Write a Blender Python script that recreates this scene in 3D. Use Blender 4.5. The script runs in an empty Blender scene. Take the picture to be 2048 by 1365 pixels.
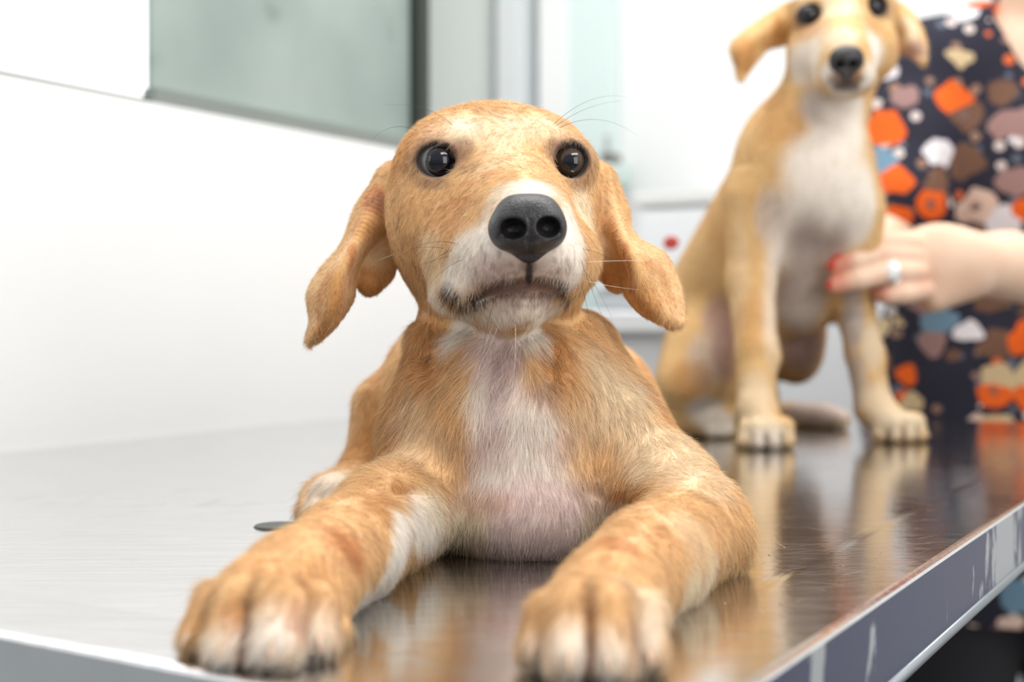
import bpy, bmesh, math, random
import numpy as np
from mathutils import Vector, Matrix
C = bpy.context.scene
COL = C.collection
random.seed(7)

# ------------------------------------------------------------------ camera
F = 2600.0                       # focal length in pixels of the 2048x1365 frame
CAMZ, TZ = 1.013, 0.900          # lens height, table top height (m)
PITCH = math.atan(40.5 / F)
cp, sp = math.cos(PITCH), math.sin(PITCH)
cam_d = bpy.data.cameras.new('camera')
cam_d.sensor_width = 36.0
cam_d.lens = 36.0 * F / 2048.0
cam_d.dof.use_dof = True
cam_d.dof.focus_distance = 0.622
cam_d.dof.aperture_fstop = 5.0
cam_d.dof.aperture_blades = 7
cam_d.clip_start = 0.02
cam = bpy.data.objects.new('camera', cam_d)
COL.objects.link(cam)
cam.location = (0, 0, CAMZ)
cam.rotation_euler = (math.pi / 2 - PITCH, 0, 0)
C.camera = cam

# ------------------------------------------------------------------ view + world + lamps
C.view_settings.view_transform = 'Standard'
C.view_settings.look = 'None'
C.view_settings.gamma = 1.0
C.view_settings.use_curve_mapping = False
C.view_settings.exposure = 0.36
C.cycles.max_bounces = 6
C.cycles.diffuse_bounces = 3
C.cycles.glossy_bounces = 4
C.cycles.transmission_bounces = 4
C.cycles.transparent_max_bounces = 8
C.cycles.caustics_reflective = False
C.cycles.caustics_refractive = False
C.cycles.sample_clamp_indirect = 4.0
w = bpy.data.worlds.new('daylight')
C.world = w
w.use_nodes = True
_nt = w.node_tree; _bg = _nt.nodes['Background']
# surroundings: bright daylight outside the window side, the unlit end of the room behind the camera, darker low down
_tc = _nt.nodes.new('ShaderNodeTexCoord')
def _lobe(d, lo, hi, v0, v1):
    a = _nt.nodes.new('ShaderNodeVectorMath'); a.operation = 'DOT_PRODUCT'; a.inputs[1].default_value = Vector(d).normalized()
    _nt.links.new(_tc.outputs['Generated'], a.inputs[0])
    r = _nt.nodes.new('ShaderNodeMapRange'); r.interpolation_type = 'SMOOTHSTEP'
    for i, x in enumerate((lo, hi, v0, v1)): r.inputs[i + 1].default_value = x
    _nt.links.new(a.outputs['Value'], r.inputs[0]); return r.outputs[0]
def _m(op, a, b):
    n = _nt.nodes.new('ShaderNodeMath'); n.operation = op; _nt.links.new(a, n.inputs[0]); _nt.links.new(b, n.inputs[1]); return n.outputs[0]
_v = _m('MULTIPLY', _lobe((0, 0, 1), -0.25, 0.35, 0.42, 1.05), _lobe((0.1, 1, 0), -0.95, -0.1, 0.50, 1.0))
_v = _m('ADD', _v, _lobe((-0.45, 0.9, 0.12), 0.72, 0.9, 0.0, 0.9))
_nt.links.new(_v, _bg.inputs[1]); _bg.inputs[0].default_value = (0.965, 0.98, 1.0, 1)

def area(name, loc, target, sx, sy, power, col=(1, 1, 1)):
    d = bpy.data.lights.new(name, 'AREA')
    d.shape = 'RECTANGLE'; d.size = sx; d.size_y = sy; d.energy = power; d.color = col
    o = bpy.data.objects.new(name, d); COL.objects.link(o)
    o.location = loc
    o.rotation_euler = (Vector(target) - Vector(loc)).to_track_quat('-Z', 'Y').to_euler()
    return o
area('ceiling_light_front', (0.9, -0.5, 2.5), (0.1, 0.7, 1.0), 1.2, 0.35, 14, (1.0, 0.98, 0.95))
area('ceiling_light_middle', (0.3, 1.3, 2.6), (0.3, 1.3, 0.9), 1.4, 0.4, 18, (1.0, 0.99, 0.97))
area('daylight_window', (-2.2, -0.9, 1.9), (0.1, 0.8, 1.0), 1.3, 1.2, 8, (0.92, 0.97, 1.0))
area('fill_behind_camera', (1.6, -1.6, 1.6), (0.1, 0.7, 1.0), 1.0, 1.6, 17, (1.0, 0.99, 0.97))  # added fill light behind the camera, lifts the walls and near puppy

# ------------------------------------------------------------------ pixel + depth -> world
def P(px, py, d):
    x = (px - 1024.0) / F * d
    u = (682.5 - py) / F * d
    return np.array([x, d * cp + u * sp, CAMZ - d * sp + u * cp])
def T(px, py, z=TZ):
    r = P(px, py, 1.0) - np.array([0, 0, CAMZ])
    t = (z - CAMZ) / r[2]
    return np.array([r[0] * t, r[1] * t, z])
def proj(p):
    p = np.atleast_2d(p); q = p - np.array([0, 0, CAMZ])
    d = q[:, 1] * cp - q[:, 2] * sp
    u = q[:, 1] * sp + q[:, 2] * cp
    return 1024 + F * q[:, 0] / d, 682.5 - F * u / d, d

# ------------------------------------------------------------------ materials
def srgb(r, g, b):
    f = lambda c: (c / 255.0 / 12.92) if c / 255.0 <= 0.04045 else ((c / 255.0 + 0.055) / 1.055) ** 2.4
    return (f(r), f(g), f(b))
def new_mat(name):
    m = bpy.data.materials.new(name); m.use_nodes = True
    nt = m.node_tree; b = nt.nodes['Principled BSDF']
    return m, nt, b
def N(nt, kind, **kw):
    n = nt.nodes.new(kind)
    for k, v in kw.items():
        if k.startswith('_'): setattr(n, k[1:], v)
        else: n.inputs[k.replace('__', ' ')].default_value = v
    return n
def simple(name, col, rough=0.5, metal=0.0, bump=0.0, bscale=60.0, spec=0.5, coat=0.0, noise=0.0, nscale=8.0):
    m, nt, b = new_mat(name)
    b.inputs['Base Color'].default_value = (*col, 1)
    b.inputs['Roughness'].default_value = rough
    b.inputs['Metallic'].default_value = metal
    b.inputs['Specular IOR Level'].default_value = spec
    b.inputs['Coat Weight'].default_value = coat
    tc = N(nt, 'ShaderNodeTexCoord')
    if bump:
        n = N(nt, 'ShaderNodeTexNoise', Scale=bscale); bp = N(nt, 'ShaderNodeBump', Strength=bump, Distance=0.002)
        nt.links.new(tc.outputs['Object'], n.inputs['Vector'])
        nt.links.new(n.outputs[0], bp.inputs['Height']); nt.links.new(bp.outputs[0], b.inputs['Normal'])
    if noise:
        n = N(nt, 'ShaderNodeTexNoise', Scale=nscale, Detail=4.0)
        mx = N(nt, 'ShaderNodeMix', _data_type='RGBA')
        mx.inputs[6].default_value = (*[c * (1 - noise) for c in col], 1); mx.inputs[7].default_value = (*[min(1, c * (1 + noise)) for c in col], 1)
        nt.links.new(tc.outputs['Object'], n.inputs['Vector'])
        nt.links.new(n.outputs[0], mx.inputs[0]); nt.links.new(mx.outputs[2], b.inputs['Base Color'])
    return m

# ------------------------------------------------------------------ object helpers
def tag(o, label=None, cat=None, group=None, kind=None):
    if label: o['label'] = label
    if cat: o['category'] = cat
    if group: o['group'] = group
    if kind: o['kind'] = kind
    return o
def empty(name, loc, label=None, cat=None, **k):
    o = bpy.data.objects.new(name, None); COL.objects.link(o); o.location = loc
    o.empty_display_size = 0.05
    return tag(o, label, cat, **k)
def link(name, me, mat, parent=None, smooth=True):
    o = bpy.data.objects.new(name, me); COL.objects.link(o)
    if mat: me.materials.append(mat)
    if smooth: me.polygons.foreach_set('use_smooth', np.ones(len(me.polygons), bool))
    if parent is not None:
        o.parent = parent
        o.matrix_parent_inverse = Matrix.Translation(-Vector(parent.location))
    return o
def pymesh(name, v, f):
    me = bpy.data.meshes.new(name); me.from_pydata([tuple(map(float, a)) for a in v], [], [tuple(map(int, a)) for a in f]); me.update()
    return me
def npmesh(name, v, quads):
    me = bpy.data.meshes.new(name)
    me.vertices.add(len(v)); me.vertices.foreach_set('co', v.astype(np.float32).ravel())
    n = len(quads); me.loops.add(n * 4); me.loops.foreach_set('vertex_index', quads.astype(np.int32).ravel())
    me.polygons.add(n); me.polygons.foreach_set('loop_start', np.arange(0, n * 4, 4, dtype=np.int32))
    me.polygons.foreach_set('loop_total', np.full(n, 4, np.int32))
    me.update(calc_edges=True); me.validate()
    return me
def boxbm(bm, lo, hi, bevel=0.0):
    lo, hi = Vector(lo), Vector(hi)
    r = bmesh.ops.create_cube(bm, size=1.0)
    s = hi - lo
    for v in r['verts']: v.co = Vector((lo[i] + (v.co[i] + 0.5) * s[i] for i in range(3)))
    if bevel: bmesh.ops.bevel(bm, geom=list({e for v in r['verts'] for e in v.link_edges}), offset=bevel, segments=3, affect='EDGES')
def bmobj(name, bm, mat, parent=None, smooth=False, mtx=None):
    me = bpy.data.meshes.new(name); bm.normal_update(); bm.to_mesh(me); bm.free()
    o = link(name, me, mat, None, smooth)
    if mtx is not None: o.matrix_world = mtx; me.transform(mtx); o.matrix_world = Matrix.Identity(4)
    if parent is not None:
        o.parent = parent; o.matrix_parent_inverse = Matrix.Translation(-Vector(parent.location))
    return o
def tube(name, pts, radii, mat, parent=None, seg=10, caps=True):
    pts = [Vector(p) for p in pts]
    if not hasattr(radii, '__len__'): radii = [radii] * len(pts)
    V, Fa = [], []
    up = Vector((0, 0, 1))
    for i, p in enumerate(pts):
        t = (pts[min(i + 1, len(pts) - 1)] - pts[max(i - 1, 0)]).normalized()
        a = t.cross(up)
        if a.length < 1e-3: a = t.cross(Vector((1, 0, 0)))
        a.normalize(); b = t.cross(a).normalized()
        for k in range(seg):
            th = 2 * math.pi * k / seg
            V.append(p + (a * math.cos(th) + b * math.sin(th)) * radii[i])
    for i in range(len(pts) - 1):
        for k in range(seg):
            Fa.append((i * seg + k, i * seg + (k + 1) % seg, (i + 1) * seg + (k + 1) % seg, (i + 1) * seg + k))
    if caps:
        Fa.append(tuple(reversed(range(seg)))); n = (len(pts) - 1) * seg; Fa.append(tuple(range(n, n + seg)))
    return link(name, pymesh(name, V, Fa), mat, parent)

# ------------------------------------------------------------------ distance-field sculpting
class Field:
    def __init__(s, lo, hi, h):
        s.h = h; s.i0 = np.floor(np.array(lo) / h).astype(int)
        s.n = np.ceil(np.array(hi) / h).astype(int) - s.i0 + 1
        s.d = np.full(s.n, 0.05, np.float32)
    def win(s, lo, hi, pad):
        a = np.maximum(np.floor((np.array(lo) - pad) / s.h).astype(int) - s.i0, 0)
        b = np.minimum(np.ceil((np.array(hi) + pad) / s.h).astype(int) - s.i0 + 1, s.n)
        if (b <= a).any(): return None
        ax = [((np.arange(a[i], b[i]) + s.i0[i]) * s.h).astype(np.float32) for i in range(3)]
        sl = tuple(slice(a[i], b[i]) for i in range(3))
        return sl, ax[0][:, None, None], ax[1][None, :, None], ax[2][None, None, :]
    def put(s, sl, v, k, mode):
        d = s.d[sl]
        if mode == 'u':
            if k > 0:
                hh = np.maximum(k - np.abs(d - v), 0) / k
                s.d[sl] = np.minimum(d, v) - hh * hh * k * 0.25
            else: s.d[sl] = np.minimum(d, v)
        else:
            v = -v
            if k > 0:
                hh = np.maximum(k - np.abs(d - v), 0) / k
                s.d[sl] = np.maximum(d, v) + hh * hh * k * 0.25
            else: s.d[sl] = np.maximum(d, v)
    def cone(s, a, b, ra, rb, k=0.005, mode='u', fl=None):
        a = np.array(a, float); b = np.array(b, float)
        lo = np.minimum(a - ra, b - rb); hi = np.maximum(a + ra, b + rb)
        w_ = s.win(lo, hi, max(k, 0.003) + 4 * s.h + 0.006)
        if w_ is None: return s
        sl, X, Y, Z = w_
        ba = b - a; L2 = max(ba @ ba, 1e-12)
        t = np.clip(((X - a[0]) * ba[0] + (Y - a[1]) * ba[1] + (Z - a[2]) * ba[2]) / L2, 0, 1)
        q = (X - a[0] - t * ba[0]) ** 2 + (Y - a[1] - t * ba[1]) ** 2 + (Z - a[2] - t * ba[2]) ** 2
        s.put(sl, (np.sqrt(q) - (ra + (rb - ra) * t)).astype(np.float32), k, mode)
        return s
    def ell(s, c, r, k=0.005, mode='u', rot=None):
        c = np.array(c, float); r = np.array(r, float); m = r.max()
        bb = np.full(3, m) if rot is not None else r
        w_ = s.win(c - bb, c + bb, max(k, 0.003) + 4 * s.h + 0.006)
        if w_ is None: return s
        sl, X, Y, Z = w_
        X = X - c[0]; Y = Y - c[1]; Z = Z - c[2]
        if rot is not None:
            R = np.array(rot, float)          # rows: local axes in world
            X, Y, Z = (R[0][0] * X + R[0][1] * Y + R[0][2] * Z, R[1][0] * X + R[1][1] * Y + R[1][2] * Z, R[2][0] * X + R[2][1] * Y + R[2][2] * Z)
        k0 = np.sqrt((X / r[0]) ** 2 + (Y / r[1]) ** 2 + (Z / r[2]) ** 2)
        k1 = np.sqrt((X / r[0] ** 2) ** 2 + (Y / r[1] ** 2) ** 2 + (Z / r[2] ** 2) ** 2)
        v = k0 * (k0 - 1) / np.maximum(k1, 1e-6)
        v = np.where(k0 < 1e-3, -r.min(), v)
        s.put(sl, v.astype(np.float32), k, mode)
        return s
    def chain(s, pts, rs, k=0.005, mode='u'):
        for i in range(len(pts) - 1): s.cone(pts[i], pts[i + 1], rs[i], rs[i + 1], k, mode)
        return s
    def sheet(s, grid, th, k=0.004, nu=60, nv=36, sub=None):
        """grid: rows x cols x 3 control points, Catmull-Rom interpolated, thickened by spheres"""
        G = np.array(grid, float)
        def cr(A, n):
            m = len(A); A2 = np.concatenate([[2 * A[0] - A[1]], A, [2 * A[-1] - A[-2]]])
            out = []
            for t in np.linspace(0, m - 1 - 1e-6, n):
                i = int(t); f = t - i; p0, p1, p2, p3 = A2[i], A2[i + 1], A2[i + 2], A2[i + 3]
                out.append(0.5 * (2 * p1 + (p2 - p0) * f + (2 * p0 - 5 * p1 + 4 * p2 - p3) * f * f + (3 * p1 - p0 - 3 * p2 + p3) * f ** 3))
            return np.array(out)
        G = cr(G, nu); G = np.swapaxes(cr(np.swapaxes(G, 0, 1), nv), 0, 1)
        pts = G.reshape(-1, 3)
        lo, hi = pts.min(0), pts.max(0)
        t_ = Field(np.array(lo) - 0.02, np.array(hi) + 0.02, s.h)
        W = int(np.ceil((th + k + 3 * s.h) / s.h))
        o = np.arange(-W, W + 1)
        for p in pts:
            c0 = np.round(p / s.h).astype(int)
            sl = tuple(slice(c0[i] - W - t_.i0[i], c0[i] + W + 1 - t_.i0[i]) for i in range(3))
            dx = [((o + c0[i]) * s.h - p[i]) ** 2 for i in range(3)]
            v = np.sqrt(dx[0][:, None, None] + dx[1][None, :, None] + dx[2][None, None, :]) - th
            t_.d[sl] = np.minimum(t_.d[sl], v)
        s.merge(t_, k)
        return G
    def merge(s, o, k=0.005):
        a = np.maximum(o.i0, s.i0); b = np.minimum(o.i0 + o.n, s.i0 + s.n)
        if (b <= a).any(): return
        ss = tuple(slice(a[i] - s.i0[i], b[i] - s.i0[i]) for i in range(3))
        so = tuple(slice(a[i] - o.i0[i], b[i] - o.i0[i]) for i in range(3))
        s.put(ss, o.d[so], k, 'u')
    def floor(s, z):
        sl, X, Y, Z = s.win(s.i0 * s.h, (s.i0 + s.n) * s.h, 0)
        s.d = np.maximum(s.d, (z - Z) * np.ones_like(s.d))
    def sample(s, p):
        q = np.asarray(p, float) / s.h - s.i0
        q = np.clip(q, 0, np.array(s.n) - 1.001); i = q.astype(int); f = q - i
        r = 0
        for a in (0, 1):
            for b in (0, 1):
                for c in (0, 1):
                    r = r + s.d[i[:, 0] + a, i[:, 1] + b, i[:, 2] + c] * (f[:, 0] if a else 1 - f[:, 0]) * (f[:, 1] if b else 1 - f[:, 1]) * (f[:, 2] if c else 1 - f[:, 2])
        return r
    def grad(s, p):
        e = s.h; g = np.stack([s.sample(p + np.eye(3)[i] * e) - s.sample(p - np.eye(3)[i] * e) for i in range(3)], 1)
        return g / np.maximum(np.linalg.norm(g, axis=1), 1e-9)[:, None]
    def surf(s, px, py, d0=0.35, d1=1.6):
        ds = np.arange(d0, d1, s.h * 0.5); a = P(px, py, 1.0) - np.array([0, 0, CAMZ])
        pts = np.array([0, 0, CAMZ]) + ds[:, None] * a
        ok = np.all((pts / s.h > s.i0) & (pts / s.h < s.i0 + s.n - 1), axis=1)
        v = np.where(ok, s.sample(pts), 1)
        i = np.argmax(v < 0)
        if v[i] >= 0: return None
        return pts[i]
    def mesh(s):
        d = s.d; neg = d < 0
        n = d.shape
        cs = np.zeros((n[0] - 1, n[1] - 1, n[2] - 1), np.uint8)
        for a in (0, 1):
            for b in (0, 1):
                for c in (0, 1):
                    cs += neg[a:n[0] - 1 + a, b:n[1] - 1 + b, c:n[2] - 1 + c]
        act = (cs > 0) & (cs < 8)
        idx = np.argwhere(act); vid = np.full(act.shape, -1, np.int64); vid[act] = np.arange(len(idx))
        acc = np.zeros((len(idx), 3)); cnt = np.zeros(len(idx))
        for ax in range(3):
            o1, o2 = [i for i in range(3) if i != ax]
            for a in (0, 1):
                for b in (0, 1):
                    p0 = idx.copy(); p0[:, o1] += a; p0[:, o2] += b
                    p1 = p0.copy(); p1[:, ax] += 1
                    v0 = d[p0[:, 0], p0[:, 1], p0[:, 2]]; v1 = d[p1[:, 0], p1[:, 1], p1[:, 2]]
                    m = (v0 < 0) != (v1 < 0)
                    t = np.where(m, v0 / np.where(m, v0 - v1, 1), 0)
                    q = p0.astype(float); q[:, ax] += t
                    acc += q * m[:, None]; cnt += m
        V = (acc / cnt[:, None] + s.i0) * s.h
        Q = []
        for ax in range(3):
            o1, o2 = (ax + 1) % 3, (ax + 2) % 3
            sl0 = [slice(None)] * 3; sl1 = [slice(None)] * 3; sl0[ax] = slice(0, -1); sl1[ax] = slice(1, None)
            ch = neg[tuple(sl0)] != neg[tuple(sl1)]
            e = np.argwhere(ch)
            e = e[(e[:, o1] > 0) & (e[:, o2] > 0) & (e[:, o1] < n[o1] - 1) & (e[:, o2] < n[o2] - 1)]
            def at(da, db):
                q = e.copy(); q[:, o1] -= da; q[:, o2] -= db
                return vid[q[:, 0], q[:, 1], q[:, 2]]
            q = np.stack([at(1, 1), at(0, 1), at(0, 0), at(1, 0)], 1)
            ins = neg[e[:, 0], e[:, 1], e[:, 2]]
            q[~ins] = q[~ins][:, ::-1]
            Q.append(q)
        Q = np.concatenate(Q); Q = Q[(Q >= 0).all(1)]
        return V, Q

class Paint:
    """coat/skin colour patches, some of them painted shade in creases and hollows, as soft 3-D ellipsoids"""
    def __init__(s, base): s.base = np.array(base, float); s.L = []
    def blob(s, p, r, col, amt=1.0, soft=0.5): s.L.append((np.array(p, float), np.array(r, float) * np.ones(3), np.array(col, float), amt, soft))
    def line(s, pts, r, col, amt=1.0, soft=0.5, n=8):
        for i in range(len(pts) - 1):
            for t in np.linspace(0, 1, n, endpoint=(i == len(pts) - 2)): s.blob(pts[i] * (1 - t) + pts[i + 1] * t, r, col, amt, soft)
    def __call__(s, p):
        c = np.repeat(s.base[None], len(p), 0)
        for q, r, col, amt, soft in s.L:
            e = np.sqrt((((p - q) / r) ** 2).sum(1))
            wgt = np.clip((1 + soft * 0.5 - e) / soft, 0, 1); wgt = wgt * wgt * (3 - 2 * wgt) * amt
            c = c * (1 - wgt[:, None]) + col * wgt[:, None]
        return c

def color_mesh(me, fn):
    n = len(me.vertices); co = np.empty(n * 3, np.float32); me.vertices.foreach_get('co', co)
    c = fn(co.reshape(-1, 3).astype(float))
    a = me.attributes.new('tint', 'FLOAT_COLOR', 'POINT')
    a.data.foreach_set('color', np.concatenate([c, np.ones((n, 1))], 1).astype(np.float32).ravel())
def vnoise(p, scale, seed=0):
    """smooth value noise in 3-D"""
    q = p * scale; i = np.floor(q).astype(np.int64); f = q - i; f = f * f * (3 - 2 * f)
    r = 0
    for a in (0, 1):
        for b in (0, 1):
            for c in (0, 1):
                hsh = ((i[:, 0] + a) * 73856093) ^ ((i[:, 1] + b) * 19349663) ^ ((i[:, 2] + c) * 83492791) ^ (seed * 2654435761)
                hv = ((hsh * 1103515245 + 12345) & 0x7fffffff) % 10007 / 10007.0
                r = r + hv * (f[:, 0] if a else 1 - f[:, 0]) * (f[:, 1] if b else 1 - f[:, 1]) * (f[:, 2] if c else 1 - f[:, 2])
    return r
def grow_fur(name, parent, V, Q, fld, paint, guides, count, length_fn, dens_fn, mat, rad=5e-5, lift=0.32, seed=1, npt=5):
    rng = np.random.default_rng(seed)
    a, b, c, d = (V[Q[:, i]] for i in range(4))
    ar = 0.5 * np.linalg.norm(np.cross(c - a, d - b), axis=1)
    cen = (a + b + c + d) / 4
    dn = dens_fn(cen) * ar
    pick = rng.choice(len(Q), count, p=dn / dn.sum())
    u, v = rng.random((2, count, 1))
    p = (a[pick] * (1 - u) + b[pick] * u) * (1 - v) + (d[pick] * (1 - u) + c[pick] * u) * v
    n = fld.grad(p)
    gp = np.array([g[0] for g in guides]); gd = np.array([g[1] for g in guides]); gr = np.array([g[2] for g in guides])
    comb = np.zeros_like(p)
    for s0 in range(0, count, 20000):
        q = p[s0:s0 + 20000]
        w_ = 1.0 / (((q[:, None] - gp[None]) ** 2).sum(2) / gr ** 2 + 0.02) ** 2
        comb[s0:s0 + 20000] = (w_[:, :, None] * gd[None]).sum(1) / w_.sum(1)[:, None]
    # wavering of the coat in tufts
    wv = np.stack([vnoise(p, 90, k) - 0.5 for k in range(3)], 1) * 0.9 + np.stack([vnoise(p, 280, k + 5) - 0.5 for k in range(3)], 1) * 0.7
    comb = comb / np.maximum(np.linalg.norm(comb, axis=1), 1e-6)[:, None] + wv * 0.75 + rng.normal(0, 0.10, p.shape)
    comb -= n * (comb * n).sum(1)[:, None]
    comb /= np.maximum(np.linalg.norm(comb, axis=1), 1e-6)[:, None]
    L = length_fn(p) * rng.uniform(0.6, 1.25, count)
    lf = lift * rng.uniform(0.5, 1.5, count)
    ts = np.linspace(0, 1, npt)
    pos = np.empty((count, npt, 3), np.float32)
    bend = rng.normal(0, 0.10, p.shape)
    for i, t in enumerate(ts):
        pos[:, i] = p - n * 0.0004 + (L * t)[:, None] * (comb * np.cos(lf)[:, None] + n * (np.sin(lf) * (1 - 0.45 * t))[:, None] + bend * t)
    cu = bpy.data.hair_curves.new(name)
    cu.add_curves([npt] * count)
    cu.attributes['position'].data.foreach_set('vector', pos.ravel())
    ra = cu.attributes.new('radius', 'FLOAT', 'POINT')
    rr = rad * np.array([1.0, 0.95, 0.8, 0.55, 0.12])[None] * rng.uniform(0.7, 1.3, (count, 1))
    if npt != 5: rr = rad * np.linspace(1, 0.15, npt)[None] * rng.uniform(0.7, 1.3, (count, 1))
    ra.data.foreach_set('value', rr.astype(np.float32).ravel())
    col = paint(p) ** 0.80
    col = col * (1 + rng.normal(0, 1, (count, 1)) * (0.14 + 0.22 * (1 - col.mean(1, keepdims=True)))) * (0.9 + 0.2 * vnoise(p, 160, 9))[:, None]
    ca = cu.attributes.new('tint', 'FLOAT_COLOR', 'CURVE')
    ca.data.foreach_set('color', np.concatenate([np.clip(col, 0, 1), np.ones((count, 1))], 1).astype(np.float32).ravel())
    cu.materials.append(mat)
    o = bpy.data.objects.new(name, cu); COL.objects.link(o)
    o.parent = parent; o.matrix_parent_inverse = Matrix.Translation(-Vector(parent.location))
    o['kind'] = 'stuff'
    return o

m_skin, nt, b_ = new_mat('coat_undercoat')
at_ = N(nt, 'ShaderNodeAttribute', _attribute_name='tint'); nt.links.new(at_.outputs['Color'], b_.inputs['Base Color'])
b_.inputs['Roughness'].default_value = 0.75; b_.inputs['Specular IOR Level'].default_value = 0.25
b_.inputs['Sheen Weight'].default_value = 0.25; b_.inputs['Sheen Roughness'].default_value = 0.5
tc = N(nt, 'ShaderNodeTexCoord'); n_ = N(nt, 'ShaderNodeTexNoise', Scale=420.0, Detail=3.0); bp = N(nt, 'ShaderNodeBump', Strength=0.35, Distance=0.0008)
nt.links.new(tc.outputs['Object'], n_.inputs['Vector']); nt.links.new(n_.outputs[0], bp.inputs['Height']); nt.links.new(bp.outputs[0], b_.inputs['Normal'])
m_fur, nt, b_ = new_mat('fur_strands')
at_ = N(nt, 'ShaderNodeAttribute', _attribute_name='tint'); nt.links.new(at_.outputs['Color'], b_.inputs['Base Color'])
b_.inputs['Roughness'].default_value = 0.5; b_.inputs['Specular IOR Level'].default_value = 0.35
tr = N(nt, 'ShaderNodeBsdfTranslucent'); nt.links.new(at_.outputs['Color'], tr.inputs['Color'])
mx = N(nt, 'ShaderNodeMixShader'); mx.inputs[0].default_value = 0.3
nt.links.new(b_.outputs[0], mx.inputs[1]); nt.links.new(tr.outputs[0], mx.inputs[2]); nt.links.new(mx.outputs[0], nt.nodes['Material Output'].inputs[0])
# ------------------------------------------------------------------ table frame: a along the long side, b across towards the wall
def _vp(p1, p2):
    v = T(*p2) - T(*p1); v[2] = 0; return v / np.linalg.norm(v)
LA = _vp((1530, 1365), (2048, 1010))
WB = np.array([-LA[1], LA[0], 0])
E0, F0 = T(1530, 1365), T(0, 1275)
k_ = (F0 - E0) @ LA
C0 = E0 + LA * k_                       # near right corner of the table top
TL = (T(1640, 832) - C0) @ LA           # table length
TWd = (T(0, 906) - C0) @ WB             # distance to the wall
RM = Matrix(((LA[0], WB[0], 0, C0[0]), (LA[1], WB[1], 0, C0[1]), (0, 0, 1, 0), (0, 0, 0, 1)))
def RW(a, b, z): return np.array([C0[0] + LA[0] * a + WB[0] * b, C0[1] + LA[1] * a + WB[1] * b, z])
def ray_plane(px, py, axis, val):
    """point seen at pixel on the plane a=val (axis 0), b=val (axis 1); returns a, b, z"""
    r = P(px, py, 1.0) - np.array([0, 0, CAMZ]); n = LA if axis == 0 else WB
    t = (val - (np.array([0, 0, CAMZ]) - C0) @ n) / (r @ n)
    p = np.array([0, 0, CAMZ]) + r * t
    return (p - C0) @ LA, (p - C0) @ WB, p[2]

m_wall = simple('white_wall_paint', (0.94, 0.945, 0.94), 0.75, bump=0.05, bscale=30, noise=0.015)
m_wallb = simple('white_back_wall_paint', (0.90, 0.91, 0.905), 0.75, noise=0.015)
m_floor = simple('grey_terrazzo', (0.28, 0.27, 0.26), 0.35, noise=0.25, nscale=60)
m_dark = simple('dark_painted_steel', (0.025, 0.032, 0.026), 0.6)
m_sill = simple('grey_sill_paint', (0.24, 0.27, 0.25), 0.6, noise=0.1)
m_greyd = simple('grey_door_paint', (0.72, 0.76, 0.73), 0.5, noise=0.03, nscale=3)
m_trim = simple('grey_trim_paint', (0.72, 0.75, 0.76), 0.5)
m_teal = simple('pale_teal_paint', (0.74, 0.86, 0.84), 0.5, noise=0.03, nscale=3)
# dusty grey-green pane with dark blotches
m_pane, nt, b_ = new_mat('dusty_green_grey_pane')
tc = N(nt, 'ShaderNodeTexCoord')
n1 = N(nt, 'ShaderNodeTexNoise', Scale=5.0, Detail=3.0, Roughness=0.5); n2 = N(nt, 'ShaderNodeTexNoise', Scale=16.0, Detail=2.0)
for n_ in (n1, n2): nt.links.new(tc.outputs['Object'], n_.inputs['Vector'])
r1 = N(nt, 'ShaderNodeValToRGB'); e = r1.color_ramp.elements
e[0].position = 0.3; e[0].color = (*srgb(138, 154, 150), 1); e[1].position = 0.7; e[1].color = (*srgb(166, 180, 174), 1)
r2 = N(nt, 'ShaderNodeValToRGB'); e = r2.color_ramp.elements
e[0].position = 0.66; e[0].color = (0, 0, 0, 1); e[1].position = 0.82; e[1].color = (0.6, 0.6, 0.6, 1)
mx = N(nt, 'ShaderNodeMix', _data_type='RGBA'); mx.inputs[7].default_value = (*srgb(110, 122, 112), 1)
nt.links.new(n1.outputs[0], r1.inputs[0]); nt.links.new(n2.outputs[0], r2.inputs[0]); nt.links.new(r1.outputs[0], mx.inputs[6]); nt.links.new(r2.outputs[0], mx.inputs[0])
nt.links.new(mx.outputs[2], b_.inputs['Base Color']); b_.inputs['Roughness'].default_value = 0.55
m_glass, nt, b_ = new_mat('clear_window_glass')
tr = N(nt, 'ShaderNodeBsdfTransparent'); gl = N(nt, 'ShaderNodeBsdfGlossy', Roughness=0.02); ms = N(nt, 'ShaderNodeMixShader'); ms.inputs[0].default_value = 0.06
nt.links.new(tr.outputs[0], ms.inputs[1]); nt.links.new(gl.outputs[0], ms.inputs[2]); nt.links.new(ms.outputs[0], nt.nodes['Material Output'].inputs[0])

BW = TWd                                             # wall plane (b)
a0, _, zs0 = ray_plane(0, 157, 1, BW); a1, _, zs1 = ray_plane(800, 293, 1, BW)
ZS = 0.5 * (zs0 + zs1)
A_mid = ray_plane(318, 180, 1, BW)[0]; A_bar = ray_plane(838, 150, 1, BW)[0]; A_end = ray_plane(852, 150, 1, BW)[0]
AW = (np.array([0, 2.7, 0]) - C0) @ LA               # back wall plane (a)
def rbox(name, lo, hi, mat, parent=None, bevel=0.0, kind=None):
    bm = bmesh.new(); boxbm(bm, lo, hi, bevel)
    o = bmobj(name, bm, mat, parent, False, RM)
    if kind: o['kind'] = kind
    return o
rbox('floor', (-3.0, -3.0, -0.08), (AW + 0.15, BW + 0.12, 0), m_floor, kind='structure')
ZT = 1.95
bm = bmesh.new()
boxbm(bm, (-1.6, BW, 0), (A_end, BW + 0.10, ZS)); boxbm(bm, (-1.6, BW, ZT), (A_end, BW + 0.10, 2.6))
boxbm(bm, (-1.6, BW, ZS), (-0.9, BW + 0.10, ZT))
o = bmobj('wall_left', bm, m_wall, None, False, RM); o['kind'] = 'structure'
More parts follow.
